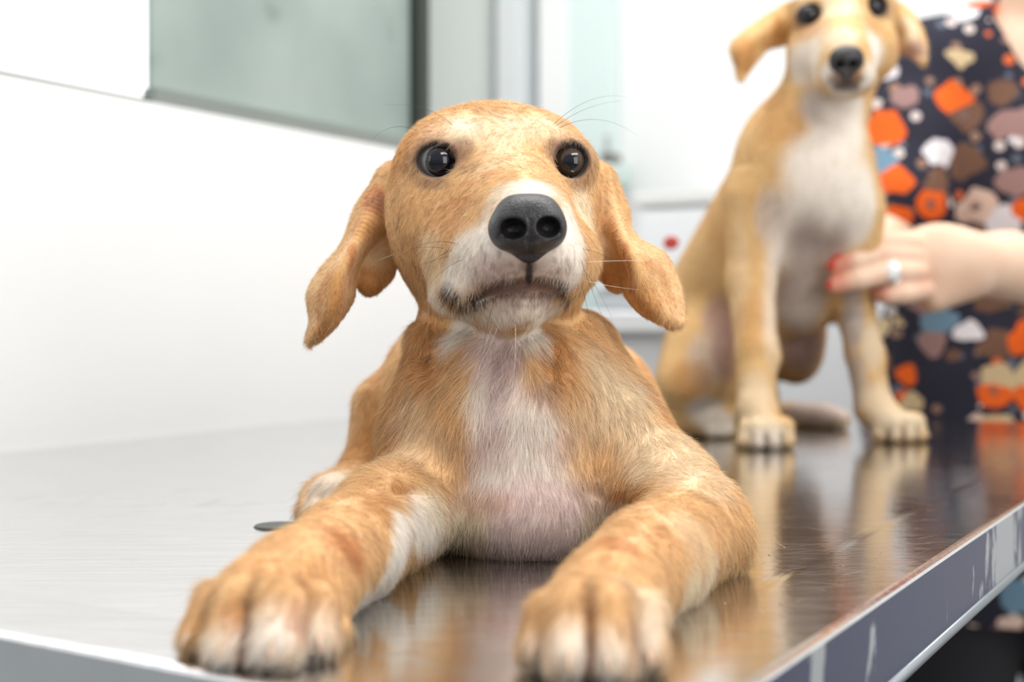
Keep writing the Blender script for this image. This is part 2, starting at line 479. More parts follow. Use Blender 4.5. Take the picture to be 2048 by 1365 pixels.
wn = rbox('window_1', (-0.9, BW + 0.012, ZS), (A_end, BW + 0.045, ZS + 0.006), simple('dark_green_sill_edge', (0.04, 0.065, 0.04), 0.7), kind='structure')
rbox('window_frame', (A_bar - 0.006, BW - 0.004, ZS + 0.006), (A_end + 0.002, BW + 0.04, ZT), m_dark, wn)
rbox('window_frame', (A_mid - 0.002, BW + 0.002, ZS + 0.001), (A_bar - 0.003, BW + 0.020, ZS + 0.016), m_sill, wn)
rbox('window_pane', (A_mid, BW + 0.010, ZS + 0.014), (A_bar - 0.002, BW + 0.016, ZT), m_pane, wn)
rbox('window_glass', (-0.89, BW + 0.028, ZS + 0.012), (A_mid + 0.01, BW + 0.031, ZT), m_glass, wn)
# back wall, with the doorway things left of it
bx = lambda px, py=200: ray_plane(px, py, 0, AW)[1]
bz = lambda px, py: ray_plane(px, py, 0, AW)[2]
o = rbox('wall_back', (AW, -2.6, 0), (AW + 0.1, bx(843), 2.6), m_wallb, kind='structure')
bA, bB_ = ray_plane(848, 200, 0, A_end + 0.004)[1], bx(844)
me_ = pymesh('wall_side', [(A_end + 0.004, bA, 0), (AW - 0.01, bB_, 0), (AW - 0.01, bB_ - 0.02, 0), (A_end + 0.004, bA - 0.006, 0), (A_end + 0.004, bA, 2.6), (AW - 0.01, bB_, 2.6), (AW - 0.01, bB_ - 0.02, 2.6), (A_end + 0.004, bA - 0.006, 2.6)],
             [(0, 3, 2, 1), (4, 5, 6, 7), (0, 1, 5, 4), (1, 2, 6, 5), (2, 3, 7, 6), (3, 0, 4, 7)])
me_.transform(RM); o = link('wall_side', me_, m_wallb, None, False); o['kind'] = 'structure'
dr = rbox('door_1', (AW - 0.05, bx(1030), 0.01), (AW - 0.012, bx(848), 2.1), m_greyd, kind='structure')
rbox('door_frame', (AW - 0.075, bx(1036), 0), (AW, bx(1022), 2.15), simple('door_gap_shadow_grey', (0.33, 0.36, 0.36), 0.6), dr)  # dark strip standing in for the shadow in the door gap
rbox('door_frame', (AW - 0.085, bx(1076), 0), (AW, bx(1037), 2.15), m_trim, dr)
rbox('door_panel', (AW - 0.058, bx(872), 0.05), (AW - 0.048, bx(858), 2.05), m_wallb, dr)
tp = rbox('door_2', (AW - 0.03, bx(1240), 0.0), (AW - 0.004, bx(1092), 2.1), m_teal, kind='structure')
rbox('door_panel', (AW - 0.036, bx(1150), 0.02), (AW - 0.028, bx(1096), 2.08), m_wallb, tp)
# small tap-like wall fitting behind the dog's head
ft = empty('wall_dispenser', RW(AW - 0.1, bx(1212), bz(1212, 330)), 'small white wall dispenser with dark nozzle beside the pale teal door', 'dispenser')
def pxbox(name, x0, y0, x1, y1, depth_a, thick, mat, parent, bevel=0.004):
    q0 = ray_plane(x0, y1, 0, depth_a); q1 = ray_plane(x1, y0, 0, depth_a)
    lo = (depth_a, min(q0[1], q1[1]), min(q0[2], q1[2])); hi = (depth_a + thick, max(q0[1], q1[1]), max(q0[2], q1[2]))
    return rbox(name, lo, hi, mat, parent, bevel)
pxbox('dispenser_body', 1188, 325, 1232, 372, AW - 0.11, 0.08, simple('pale_green_plastic', (0.62, 0.74, 0.70), 0.4), ft, 0.006)
pxbox('nozzle', 1198, 304, 1222, 326, AW - 0.10, 0.05, simple('brown_grey_plastic', (0.18, 0.17, 0.16), 0.4), ft)
pxbox('nozzle', 1206, 268, 1214, 304, AW - 0.09, 0.02, simple('light_grey_plastic', (0.45, 0.47, 0.46), 0.4), ft)
# white cabinet on the right of it, its worktop line showing as a faint grey band
m_cab = simple('white_cabinet_laminate', (0.86, 0.88, 0.90), 0.4)
q0 = ray_plane(1262, 386, 0, AW - 0.32); q1 = ray_plane(1760, 386, 0, AW - 0.32)
cb = empty('white_cabinet', RW(AW - 0.2, 0.5 * (q0[1] + q1[1]), 0.0), 'low white cabinet against the back wall behind the sitting puppy', 'cabinet')
rbox('cabinet_body', (AW - 0.30, q1[1] + 0.01, 0.06), (AW - 0.002, q0[1] - 0.01, q0[2] - 0.025), m_cab, cb, 0.003)
rbox('cabinet_top', (AW - 0.32, q1[1], q0[2] - 0.025), (AW - 0.002, q0[1], q0[2]), simple('pale_grey_worktop', (0.78, 0.79, 0.77), 0.4), cb, 0.004)
rbox('cabinet_plinth', (AW - 0.27, q1[1] + 0.02, 0), (AW - 0.01, q0[1] - 0.02, 0.06), m_trim, cb)
mid = 0.5 * (q0[1] + q1[1])
for s_ in (0, 1):
    lo_, hi_ = (q1[1] + 0.014, mid - 0.002) if s_ else (mid + 0.002, q0[1] - 0.014)
    d_ = rbox('door', (AW - 0.318, lo_, 0.08), (AW - 0.301, hi_, q0[2] - 0.03), m_cab, cb, 0.003)
    rbox('handle', (AW - 0.33, (mid - 0.03 if s_ else mid + 0.02), 0.62), (AW - 0.318, (mid - 0.02 if s_ else mid + 0.03), 0.74), m_trim, d_, 0.003)
# grey box standing on a stool behind the puppy's ear
a_s = AW - 0.75
q0 = ray_plane(1196, 622, 0, a_s); q1 = ray_plane(1330, 566, 0, a_s)
gb = empty('grey_box', RW(a_s + 0.05, 0.5 * (q0[1] + q1[1]), q0[2]), 'small grey box on a white stand, half hidden behind the near puppy\'s right ear', 'box')
rbox('box_body', (a_s, q1[1], q0[2]), (a_s + 0.12, q0[1], q1[2] - 0.008), simple('mid_grey_plastic', (0.42, 0.44, 0.46), 0.5), gb, 0.004)
rbox('lid', (a_s - 0.004, q1[1] - 0.004, q1[2] - 0.008), (a_s + 0.124, q0[1] + 0.004, q1[2]), simple('light_grey_lid', (0.66, 0.68, 0.70), 0.5), gb, 0.002)
st = empty('white_stand', RW(a_s + 0.08, 0.5 * (q0[1] + q1[1]), 0), 'white boxy stand under the small grey box at the far side of the table', 'stand')
rbox('stand_top', (a_s - 0.05, q1[1] - 0.06, q0[2] - 0.03), (a_s + 0.2, q0[1] + 0.05, q0[2]), m_cab, st, 0.004)
rbox('stand_body', (a_s - 0.03, q1[1] - 0.04, 0.0), (a_s + 0.18, q0[1] + 0.03, q0[2] - 0.03), m_cab, st, 0.003)

# ------------------------------------------------------------------ examination table
m_steel, nt, b_ = new_mat('worn_brushed_stainless_steel')
b_.inputs['Metallic'].default_value = 1.0
tc = N(nt, 'ShaderNodeTexCoord'); mp = N(nt, 'ShaderNodeMapping'); mp.inputs['Rotation'].default_value = (0, 0, -math.atan2(LA[1], LA[0])); mp.inputs['Scale'].default_value = (3, 60, 60)
nt.links.new(tc.outputs['Object'], mp.inputs[0])
st_ = N(nt, 'ShaderNodeTexNoise', Scale=5.0, Detail=5.0, Roughness=0.6); nt.links.new(mp.outputs[0], st_.inputs['Vector'])
bl = N(nt, 'ShaderNodeTexNoise', Scale=9.0, Detail=5.0, Roughness=0.6); nt.links.new(tc.outputs['Object'], bl.inputs['Vector'])
mr = N(nt, 'ShaderNodeMapRange'); mr.inputs[1].default_value = 0.3; mr.inputs[2].default_value = 0.7; mr.inputs[3].default_value = 0.045; mr.inputs[4].default_value = 0.13
nt.links.new(bl.outputs[0], mr.inputs[0])
ma = N(nt, 'ShaderNodeMath', _operation='MULTIPLY_ADD'); ma.inputs[1].default_value = 0.06; nt.links.new(st_.outputs[0], ma.inputs[0]); nt.links.new(mr.outputs[0], ma.inputs[2])
nt.links.new(ma.outputs[0], b_.inputs['Roughness'])
cr = N(nt, 'ShaderNodeValToRGB'); e = cr.color_ramp.elements
e[0].position = 0.25; e[0].color = (0.70, 0.695, 0.685, 1); e[1].position = 0.75; e[1].color = (0.90, 0.90, 0.90, 1)
nt.links.new(st_.outputs[0], cr.inputs[0])
# dried smudges: a patch of dull marks towards the wall
sm = N(nt, 'ShaderNodeTexNoise', Scale=38.0, Detail=4.0, Roughness=0.7); mp2 = N(nt, 'ShaderNodeMapping'); mp2.inputs['Scale'].default_value = (1, 1, 1)
nt.links.new(tc.outputs['Object'], mp2.inputs[0]); nt.links.new(mp2.outputs[0], sm.inputs['Vector'])
sr = N(nt, 'ShaderNodeValToRGB'); e = sr.color_ramp.elements; e[0].position = 0.56; e[0].color = (0, 0, 0, 1); e[1].position = 0.72; e[1].color = (0.75, 0.75, 0.75, 1)
nt.links.new(sm.outputs[0], sr.inputs[0])
vd = N(nt, 'ShaderNodeVectorMath', _operation='DISTANCE'); sc_ = N(nt, 'ShaderNodeMapping')
cs_ = T(300, 1000); sc_.vector_type = 'TEXTURE'; sc_.inputs['Location'].default_value = tuple(cs_); sc_.inputs['Scale'].default_value = (0.16, 0.07, 1)
nt.links.new(tc.outputs['Object'], sc_.inputs[0]); nt.links.new(sc_.outputs[0], vd.inputs[0]); vd.inputs[1].default_value = (0, 0, 0)
mr2 = N(nt, 'ShaderNodeMapRange'); mr2.inputs[1].default_value = 0.3; mr2.inputs[2].default_value = 1.1; mr2.inputs[3].default_value = 1; mr2.inputs[4].default_value = 0.12
nt.links.new(vd.outputs['Value'], mr2.inputs[0])
mm = N(nt, 'ShaderNodeMath', _operation='MULTIPLY'); nt.links.new(sr.outputs[0], mm.inputs[0]); nt.links.new(mr2.outputs[0], mm.inputs[1])
mc = N(nt, 'ShaderNodeMix', _data_type='RGBA'); mc.inputs[7].default_value = (0.40, 0.39, 0.34, 1)
nt.links.new(mm.outputs[0], mc.inputs[0]); nt.links.new(cr.outputs[0], mc.inputs[6]); nt.links.new(mc.outputs[2], b_.inputs['Base Color'])
# fine scratches
vo = N(nt, 'ShaderNodeTexVoronoi', _feature='DISTANCE_TO_EDGE', Scale=24.0, Randomness=1.0)
wn_ = N(nt, 'ShaderNodeTexNoise', Scale=6.0); 
mp3 = N(nt, 'ShaderNodeMapping'); mp3.inputs['Scale'].default_value = (1, 3.2, 1); mp3.inputs['Rotation'].default_value = (0, 0, 0.6)
nt.links.new(tc.outputs['Object'], mp3.inputs[0]); nt.links.new(mp3.outputs[0], vo.inputs['Vector'])
vr = N(nt, 'ShaderNodeValToRGB'); e = vr.color_ramp.elements; e[0].position = 0.0; e[0].color = (0, 0, 0, 1); e[1].position = 0.012; e[1].color = (1, 1, 1, 1)
nt.links.new(vo.outputs['Distance'], vr.inputs[0])
ad = N(nt, 'ShaderNodeMath', _operation='MULTIPLY_ADD'); ad.inputs[1].default_value = 0.35; nt.links.new(vr.outputs[0], ad.inputs[0]); nt.links.new(st_.outputs[0], ad.inputs[2])
ad2 = N(nt, 'ShaderNodeMath', _operation='MULTIPLY_ADD'); ad2.inputs[1].default_value = 6.0; nt.links.new(bl.outputs[0], ad2.inputs[0]); nt.links.new(ad.outputs[0], ad2.inputs[2])
bp = N(nt, 'ShaderNodeBump', Strength=0.15, Distance=0.0006); nt.links.new(ad2.outputs[0], bp.inputs['Height']); nt.links.new(bp.outputs[0], b_.inputs['Normal'])

# dust and lint specks lying on the steel
dv = N(nt, 'ShaderNodeTexVoronoi', Scale=210.0, Randomness=1.0); nt.links.new(tc.outputs['Object'], dv.inputs['Vector'])
dsc = N(nt, 'ShaderNodeSeparateColor'); nt.links.new(dv.outputs['Color'], dsc.inputs[0])
dth = N(nt, 'ShaderNodeMapRange'); dth.inputs[1].default_value = 0.90; dth.inputs[2].default_value = 1.0; dth.inputs[3].default_value = 0.0; dth.inputs[4].default_value = 0.11; nt.links.new(dsc.outputs[0], dth.inputs[0])
dl = N(nt, 'ShaderNodeMath', _operation='LESS_THAN'); nt.links.new(dv.outputs['Distance'], dl.inputs[0]); nt.links.new(dth.outputs[0], dl.inputs[1])
dpick = N(nt, 'ShaderNodeMath', _operation='GREATER_THAN'); dpick.inputs[1].default_value = 0.55; nt.links.new(dsc.outputs[1], dpick.inputs[0])
dcol = N(nt, 'ShaderNodeMix', _data_type='RGBA'); dcol.inputs[6].default_value = (0.85, 0.84, 0.80, 1); dcol.inputs[7].default_value = (0.10, 0.09, 0.08, 1); nt.links.new(dpick.outputs[0], dcol.inputs[0])
dm = N(nt, 'ShaderNodeMix', _data_type='RGBA'); nt.links.new(dl.outputs[0], dm.inputs[0]); nt.links.new(mc.outputs[2], dm.inputs[6]); nt.links.new(dcol.outputs[2], dm.inputs[7]); nt.links.new(dm.outputs[2], b_.inputs['Base Color'])
di = N(nt, 'ShaderNodeMath', _operation='SUBTRACT'); di.inputs[0].default_value = 1.0; nt.links.new(dl.outputs[0], di.inputs[1]); nt.links.new(di.outputs[0], b_.inputs['Metallic'])

m_apron = simple('grey_steel_apron', (0.30, 0.32, 0.335), 0.35, metal=1.0, noise=0.12, nscale=30)
# blue protective film, peeled and scraped in places
m_film, nt, b_ = new_mat('scraped_blue_film_on_steel')
tc = N(nt, 'ShaderNodeTexCoord'); mp = N(nt, 'ShaderNodeMapping'); mp.inputs['Rotation'].default_value = (0, 0, -math.atan2(LA[1], LA[0])); mp.inputs['Scale'].default_value = (1, 1, 0.35)
nt.links.new(tc.outputs['Object'], mp.inputs[0])
nz = N(nt, 'ShaderNodeTexNoise', Scale=34.0, Detail=6.0, Roughness=0.55, Distortion=0.4); nt.links.new(mp.outputs[0], nz.inputs['Vector'])
rp = N(nt, 'ShaderNodeValToRGB'); e = rp.color_ramp.elements; e[0].position = 0.60; e[0].color = (0, 0, 0, 1); e[1].position = 0.63; e[1].color = (1, 1, 1, 1)
nt.links.new(nz.outputs[0], rp.inputs[0])
# a long peeled stretch towards the far right, and a peeled wedge near the near corner
def near(cpt, r):
    s1 = N(nt, 'ShaderNodeMapping'); s1.vector_type = 'TEXTURE'; s1.inputs['Location'].default_value = tuple(map(float, cpt)); s1.inputs['Rotation'].default_value = (0, 0, math.atan2(LA[1], LA[0])); s1.inputs['Scale'].default_value = r
    nt.links.new(tc.outputs['Object'], s1.inputs[0])
    v1 = N(nt, 'ShaderNodeVectorMath', _operation='LENGTH'); nt.links.new(s1.outputs[0], v1.inputs[0])
    a1_ = N(nt, 'ShaderNodeMath', _operation='MULTIPLY_ADD'); a1_.inputs[1].default_value = 3.4; nt.links.new(nz.outputs[0], a1_.inputs[0]); nt.links.new(v1.outputs['Value'], a1_.inputs[2])
    c1 = N(nt, 'ShaderNodeMapRange'); c1.inputs[1].default_value = 2.55; c1.inputs[2].default_value = 2.65; c1.inputs[3].default_value = 1; c1.inputs[4].default_value = 0
    nt.links.new(a1_.outputs[0], c1.inputs[0]); return c1.outputs[0]
kx = [((T(x, y) - C0) @ LA) for x, y in ((1990, 1050), (1640, 1290))]
pa = near(RW(kx[0] + 0.03, 0, TZ - 0.018), (0.05, 0.03, 0.05)); 
mxm = N(nt, 'ShaderNodeMath', _operation='MAXIMUM'); nt.links.new(rp.outputs[0], mxm.inputs[0]); nt.links.new(pa, mxm.inputs[1])
pb = near(RW(kx[1] - 0.005, 0, TZ - 0.022), (0.009, 0.03, 0.05))
mxn = N(nt, 'ShaderNodeMath', _operation='MAXIMUM'); nt.links.new(mxm.outputs[0], mxn.inputs[0]); nt.links.new(pb, mxn.inputs[1])
mc = N(nt, 'ShaderNodeMix', _data_type='RGBA'); mc.inputs[6].default_value = (*srgb(34, 38, 70), 1); mc.inputs[7].default_value = (0.45, 0.46, 0.48, 1)
nt.links.new(mxn.outputs[0], mc.inputs[0]); nt.links.new(mc.outputs[2], b_.inputs['Base Color']); nt.links.new(mxn.outputs[0], b_.inputs['Metallic'])
b_.inputs['Roughness'].default_value = 0.34; b_.inputs['Specular IOR Level'].default_value = 0.25

tb = empty('examination_table', RW(TL / 2, TWd / 2, 0), 'stainless steel examination table carrying both puppies', 'table')
m_ = [(-1, 0, 0)]
B1 = TWd - 0.004; rim = 0.052; RZ = 0.0014
def grid_top():
    # profile rows from outside in: (inset, dz)
    prof = [(0.0, -0.0020), (0.0006, -0.0008), (0.0024, -0.0002), (0.004, 0.0), (rim - 0.004, RZ * -1), (rim, -RZ * 1.15), (rim + 0.003, -RZ * 1.2)]
    V, Fq = [], []
    for ins, dz in prof:
        for (a, b) in ((ins, ins), (TL - ins, ins), (TL - ins, B1 - ins), (ins, B1 - ins)):
            V.append((a, b, TZ + RZ + dz))
    n = len(prof)
    for i in range(n - 1):
        for k in range(4): Fq.append((i * 4 + k, i * 4 + (k + 1) % 4, (i + 1) * 4 + (k + 1) % 4, (i + 1) * 4 + k))
    i = (n - 1) * 4; Fq.append((i, i + 1, i + 2, i + 3))
    return V, Fq
V_, F_ = grid_top()
me = pymesh('table_top', V_, F_); me.transform(RM)
top = link('table_top', me, m_steel, tb, smooth=False)
# apron: outer skin, rolled lower lip
def sheet_side(name, p0, p1, out, mat, z0, z1, th=0.0012):
    bm = bmesh.new(); a_lo = (min(p0[0], p1[0]) - (th if out[0] else 0), min(p0[1], p1[1]) - (th if out[1] else 0), z0); a_hi = (max(p0[0], p1[0]) + (th if out[0] else 0), max(p0[1], p1[1]) + (th if out[1] else 0), z1)
    boxbm(bm, a_lo, a_hi); return bmobj(name, bm, mat, tb, False, RM)
zt_, zb_ = TZ + RZ - 0.002, TZ - 0.036
sheet_side('apron', (0, 0.0012), (TL, 0.0012), (0, 1), m_film, zb_, zt_)
tb.children[-1]['label'] = 'blue film covered long side of the table edge, scraped and peeling'
sheet_side('apron', (0.0012, 0.003), (0.0012, B1), (1, 0), m_apron, zb_, zt_)
sheet_side('apron', (TL - 0.0012, 0.003), (TL - 0.0012, B1), (1, 0), m_apron, zb_, zt_)
for (p0, p1) in (((0, 0), (TL, 0)), ((0, 0), (0, B1)), ((TL, 0), (TL, B1))):
    tube('edge_lip', [RW(*p0, zb_ - 0.001), RW(*p1, zb_ - 0.001)], 0.0026, m_apron, tb, 12)
for (a, b) in ((0.12, 0.30), (TL - 0.12, 0.30), (0.12, B1 - 0.1), (TL - 0.12, B1 - 0.1)):
    rbox('leg', (a - 0.02, b - 0.02, 0.0), (a + 0.02, b + 0.02, TZ - 0.004), m_apron, tb, 0.003)
# drain hole with a black rubber ring
dc = T(556, 1053); bm = bmesh.new()
bmesh.ops.create_cone(bm, segments=48, radius1=0.0135, radius2=0.0125, depth=0.0012, cap_ends=True)
for v in bm.verts: v.co += Vector((dc[0], dc[1], TZ - RZ * 0.2 + 0.0004))
dr_ = bmobj('drain', bm, simple('black_rubber', (0.012, 0.02, 0.014), 0.35), tb); dr_['label'] = 'round black drain in the table top'
# ------------------------------------------------------------------ near puppy, lying on the table
H = 0.0010
TOPZ = TZ - 0.0002
def Z(p, z): q = np.array(p, float); q[2] = z; return q
def onT(px, py, d, r):            # centre at pixel column px, depth d, ball of radius r resting on the table
    q = P(px, py, d); q[2] = TOPZ + r; return q
bodyA = Field((-0.20, 0.38, TZ - 0.006), (0.19, 1.0, TZ + 0.235), H)
# trunk
tr_ = bodyA
tr_.cone(P(1020, 800, 0.72), onT(1010, 900, 0.90, 0.056), 0.050, 0.056, 0.01)
tr_.cone(P(1020, 880, 0.675), onT(1015, 900, 0.80, 0.050), 0.052, 0.050, 0.02)
tr_.ell(P(1032, 890, 0.668), (0.060, 0.058, 0.052), 0.02)
tr_.ell(P(1055, 1010, 0.640), (0.0455, 0.040, 0.034), 0.010)
tr_.ell(P(1030, 850, 0.640), (0.030, 0.030, 0.046), 0.015)                       # breast bone
tr_.cone(P(985, 655, 0.70), P(1020, 800, 0.675), 0.040, 0.051, 0.02)            # neck
tr_.cone(P(880, 690, 0.672), P(890, 850, 0.665), 0.017, 0.027, 0.008)
tr_.cone(P(920, 670, 0.668), P(960, 790, 0.640), 0.015, 0.012, 0.007)           # neck side folds
tr_.cone(P(1140, 690, 0.672), P(1185, 850, 0.655), 0.018, 0.029, 0.008)
tr_.cone(P(1070, 660, 0.668), P(1040, 780, 0.640), 0.015, 0.012, 0.007)
tr_.cone(P(1165, 700, 0.70), P(1195, 840, 0.68), 0.020, 0.030, 0.015)
# haunches
tr_.ell(P(868, 805, 0.800), (0.034, 0.060, 0.048), 0.015)
tr_.ell(P(1205, 830, 0.815), (0.035, 0.060, 0.046), 0.015)
hl = Field((-0.15, 0.64, TZ - 0.006), (-0.03, 0.86, TZ + 0.10), H)
hl.cone(P(785, 830, 0.79), P(738, 925, 0.775), 0.026, 0.014, 0.0)
hl.cone(P(738, 925, 0.775), onT(705, 980, 0.755, 0.014), 0.014, 0.0145, 0.006)
hl.cone(onT(705, 980, 0.755, 0.014), onT(668, 1000, 0.728, 0.013), 0.0145, 0.015, 0.006)
for i, (x0, y0, d0_, x1, d1_) in enumerate(((690, 975, 0.738, 690, 0.712), (668, 970, 0.735, 660, 0.708), (645, 972, 0.738, 634, 0.711), (628, 985, 0.742, 618, 0.72))):
    t_ = Field((-0.15, 0.64, TZ - 0.006), (-0.03, 0.86, TZ + 0.10), H) if 0 else hl
    hl.cone(P(x0, y0, d0_), onT(x1, 1000, d1_, 0.0068), 0.0068, 0.0068, 0.0022)
bodyA.merge(hl, 0.010)
hr = Field((0.02, 0.66, TZ - 0.006), (0.17, 0.92, TZ + 0.10), H)
hr.cone(P(1250, 850, 0.82), onT(1290, 900, 0.76, 0.018), 0.026, 0.017, 0.0)
hr.cone(onT(1290, 900, 0.76, 0.018), onT(1262, 900, 0.70, 0.014), 0.017, 0.014, 0.006)
bodyA.merge(hr, 0.012)
# tail
bodyA.chain([onT(1010, 900, 0.93, 0.03), onT(960, 900, 0.965, 0.012), onT(880, 900, 0.975, 0.009), onT(800, 900, 0.955, 0.006)], [0.016, 0.011, 0.008, 0.004], 0.01)
# fore legs
lL = Field((-0.20, 0.38, TZ - 0.006), (0.01, 0.76, TZ + 0.13), H)
lL.cone(P(890, 880, 0.672), P(868, 985, 0.652), 0.032, 0.026, 0.0)
lL.cone(P(868, 985, 0.652), onT(835, 1040, 0.645, 0.022), 0.026, 0.020, 0.01)
lL.cone(P(800, 1030, 0.625), P(690, 1110, 0.535), 0.0225, 0.0205, 0.012)
lL.cone(P(868, 985, 0.652), P(770, 1040, 0.60), 0.024, 0.022, 0.012)
lL.cone(P(690, 1110, 0.535), P(598, 1172, 0.470), 0.0205, 0.0185, 0.008)
lL.cone(P(598, 1172, 0.470), P(530, 1215, 0.445), 0.0185, 0.0175, 0.008)
lL.ell(P(700, 1095, 0.545), (0.018, 0.022, 0.018), 0.008)
tL = Field((-0.20, 0.38, TZ - 0.006), (0.01, 0.56, TZ + 0.06), H)
lL.ell(P(552, 1215, 0.454), (0.0225, 0.020, 0.0125), 0.006)
toesL = [((478, 1212, 0.452), (402, 1000, 0.432), 0.0088, 0.0076), ((505, 1203, 0.444), (458, 1000, 0.418), 0.0100, 0.0086),
         ((562, 1207, 0.440), (545, 1000, 0.415), 0.0104, 0.0092), ((620, 1218, 0.446), (628, 1000, 0.428), 0.0094, 0.0078)]
tipsL = []
def toe(fld, k, t, store):
    k = k * 0.6
    (x0, y0, d0_), (x1, _, d1_), r0, r1 = t
    a = P(x0, y0, d0_); c = onT(x1, 0, d1_, r1 * 0.98); m_ = a * 0.42 + c * 0.58; m_[2] += 0.0070
    fld.cone(a, m_, r0, r1 * 1.04, k); fld.cone(m_, c, r1 * 1.04, r1, k * 0.7)
    store.append((a, m_, c, r1))
for t in toesL: toe(lL, 0.0024, t, tipsL)
lL.cone(P(648, 1215, 0.462), onT(668, 0, 0.446, 0.006), 0.007, 0.0050, 0.003)      # dew claw side
bodyA.merge(lL, 0.014)
lR = Field((0.0, 0.38, TZ - 0.006), (0.19, 0.74, TZ + 0.14), H)
lR.cone(P(1205, 885, 0.668), P(1318, 1000, 0.632), 0.032, 0.029, 0.0)
lR.cone(P(1318, 1000, 0.632), P(1385, 1062, 0.592), 0.029, 0.0230, 0.008)
lR.cone(P(1392, 1062, 0.592), onT(1455, 0, 0.578, 0.010), 0.0225, 0.0085, 0.008)
lR.cone(P(1392, 1062, 0.592), P(1300, 1130, 0.525), 0.0235, 0.0215, 0.01)
lR.cone(P(1300, 1130, 0.525), P(1212, 1200, 0.458), 0.0215, 0.0180, 0.008)
lR.ell(P(1198, 1222, 0.444), (0.0205, 0.018, 0.0130), 0.006)
toesR = [((1130, 1232, 0.440), (1083, 1000, 0.416), 0.0086, 0.0074), ((1162, 1208, 0.432), (1146, 1000, 0.403), 0.0098, 0.0084),
         ((1218, 1208, 0.430), (1218, 1000, 0.402), 0.0100, 0.0088), ((1268, 1228, 0.436), (1290, 1000, 0.412), 0.0088, 0.0076)]
tipsR = []
for t in toesR: toe(lR, 0.0024, t, tipsR)
bodyA.merge(lR, 0.012)
# crease where the upper arm meets the chest
def carve(fld, pts, r, k=0.004, push=0.0):
    q = [fld.surf(*p) for p in pts]; q = [x for x in q if x is not None]
    for a, b in zip(q[:-1], q[1:]): fld.cone(a, b, r, r, k, 's')
    return q
carve(bodyA, [(850, 985), (800, 978), (770, 985)], 0.0016, 0.004)
carve(bodyA, [(1190, 985), (1250, 1003), (1300, 1000)], 0.0020, 0.005)
carve(bodyA, [(1108, 690), (1102, 740)], 0.0018, 0.010)
carve(bodyA, [(866, 690), (872, 735)], 0.0018, 0.010)

# ---- head
hd = Field((-0.13, 0.52, TZ + 0.045), (0.105, 0.76, TZ + 0.235), H)
hd.ell(P(988, 370, 0.690), (0.0515, 0.052, 0.0435), 0.0)
hd.ell(P(905, 318, 0.668), (0.025, 0.030, 0.020), 0.014)
hd.ell(P(1085, 322, 0.670), (0.022, 0.028, 0.020), 0.014)
hd.ell(P(868, 440, 0.668), (0.0240, 0.034, 0.0300), 0.018)
hd.ell(P(1112, 445, 0.668), (0.0225, 0.034, 0.0300), 0.018)
hd.cone(P(905, 520, 0.680), P(930, 590, 0.665), 0.026, 0.018, 0.014)             # left cheek to jaw
hd.cone(P(1095, 520, 0.680), P(1090, 590, 0.665), 0.024, 0.018, 0.014)
hd.cone(P(1012, 385, 0.655), P(1056, 432, 0.588), 0.0240, 0.0165, 0.016)         # bridge
hd.cone(P(1000, 470, 0.650), P(1050, 490, 0.592), 0.0360, 0.0215, 0.014)         # muzzle
hd.cone(P(955, 520, 0.635), P(1010, 525, 0.592), 0.0250, 0.0170, 0.010)          # left lip
hd.cone(P(1120, 515, 0.635), P(1098, 520, 0.590), 0.0195, 0.0165, 0.010)         # right lip
hd.ell(P(1008, 580, 0.636), (0.0350, 0.047, 0.0155), 0.006)                       # lower jaw
hd.cone(P(1010, 592, 0.632), P(1045, 596, 0.587), 0.0190, 0.0115, 0.006)
hd.cone(P(1000, 560, 0.690), P(990, 640, 0.695), 0.040, 0.038, 0.015)             # throat
# mouth line
mouth_px = [(893, 572), (905, 592), (925, 605), (950, 596), (975, 584), (1010, 575), (1050, 569), (1085, 570), (1115, 573), (1138, 580), (1146, 590)]
mouth = carve(hd, mouth_px, 0.0012, 0.003)
carve(hd, [(1060, 525), (1058, 545), (1056, 562)], 0.0011, 0.002)
# eye sockets
EYES = [((877, 325), 0.0110, (1.0, 0.86)), ((1143, 325), 0.0105, (0.82, 1.0))]
eye_c = []
for (ex, ey), er, _ in EYES:
    s0 = hd.surf(ex, ey)
    eye_c.append(s0)
# both eyes at a comparable depth, eyeballs slightly proud
eL = P(878, 326, 0.6500); eR = P(1142, 326, 0.6500)
dbg = [proj(eye_c[0])[2][0], proj(eye_c[1])[2][0]]
print('EYE surf depth', dbg)
eL = P(877, 326, dbg[0] + 0.0088); eR = P(1138, 327, dbg[1] + 0.0072)
ER = 0.0112
# brow and lid swell, then the opening
for e_, sx in ((eL, -1), (eR, 1)):
    hd.ell(e_ + np.array([0, 0.001, 0.0]), (0.0140, 0.0115, 0.0128), 0.008)
for e_, rx, rz, rot in ((eL, 0.0093, 0.0080, 0.25), (eR, 0.0078, 0.0086, -0.35)):
    c_, s_ = math.cos(rot), math.sin(rot)
    R_ = [[c_, 0, s_], [0, 1, 0], [-s_, 0, c_]]
    hd.ell(e_ + np.array([0, -0.011, 0]), (rx, 0.016, rz), 0.0018, 's', R_)
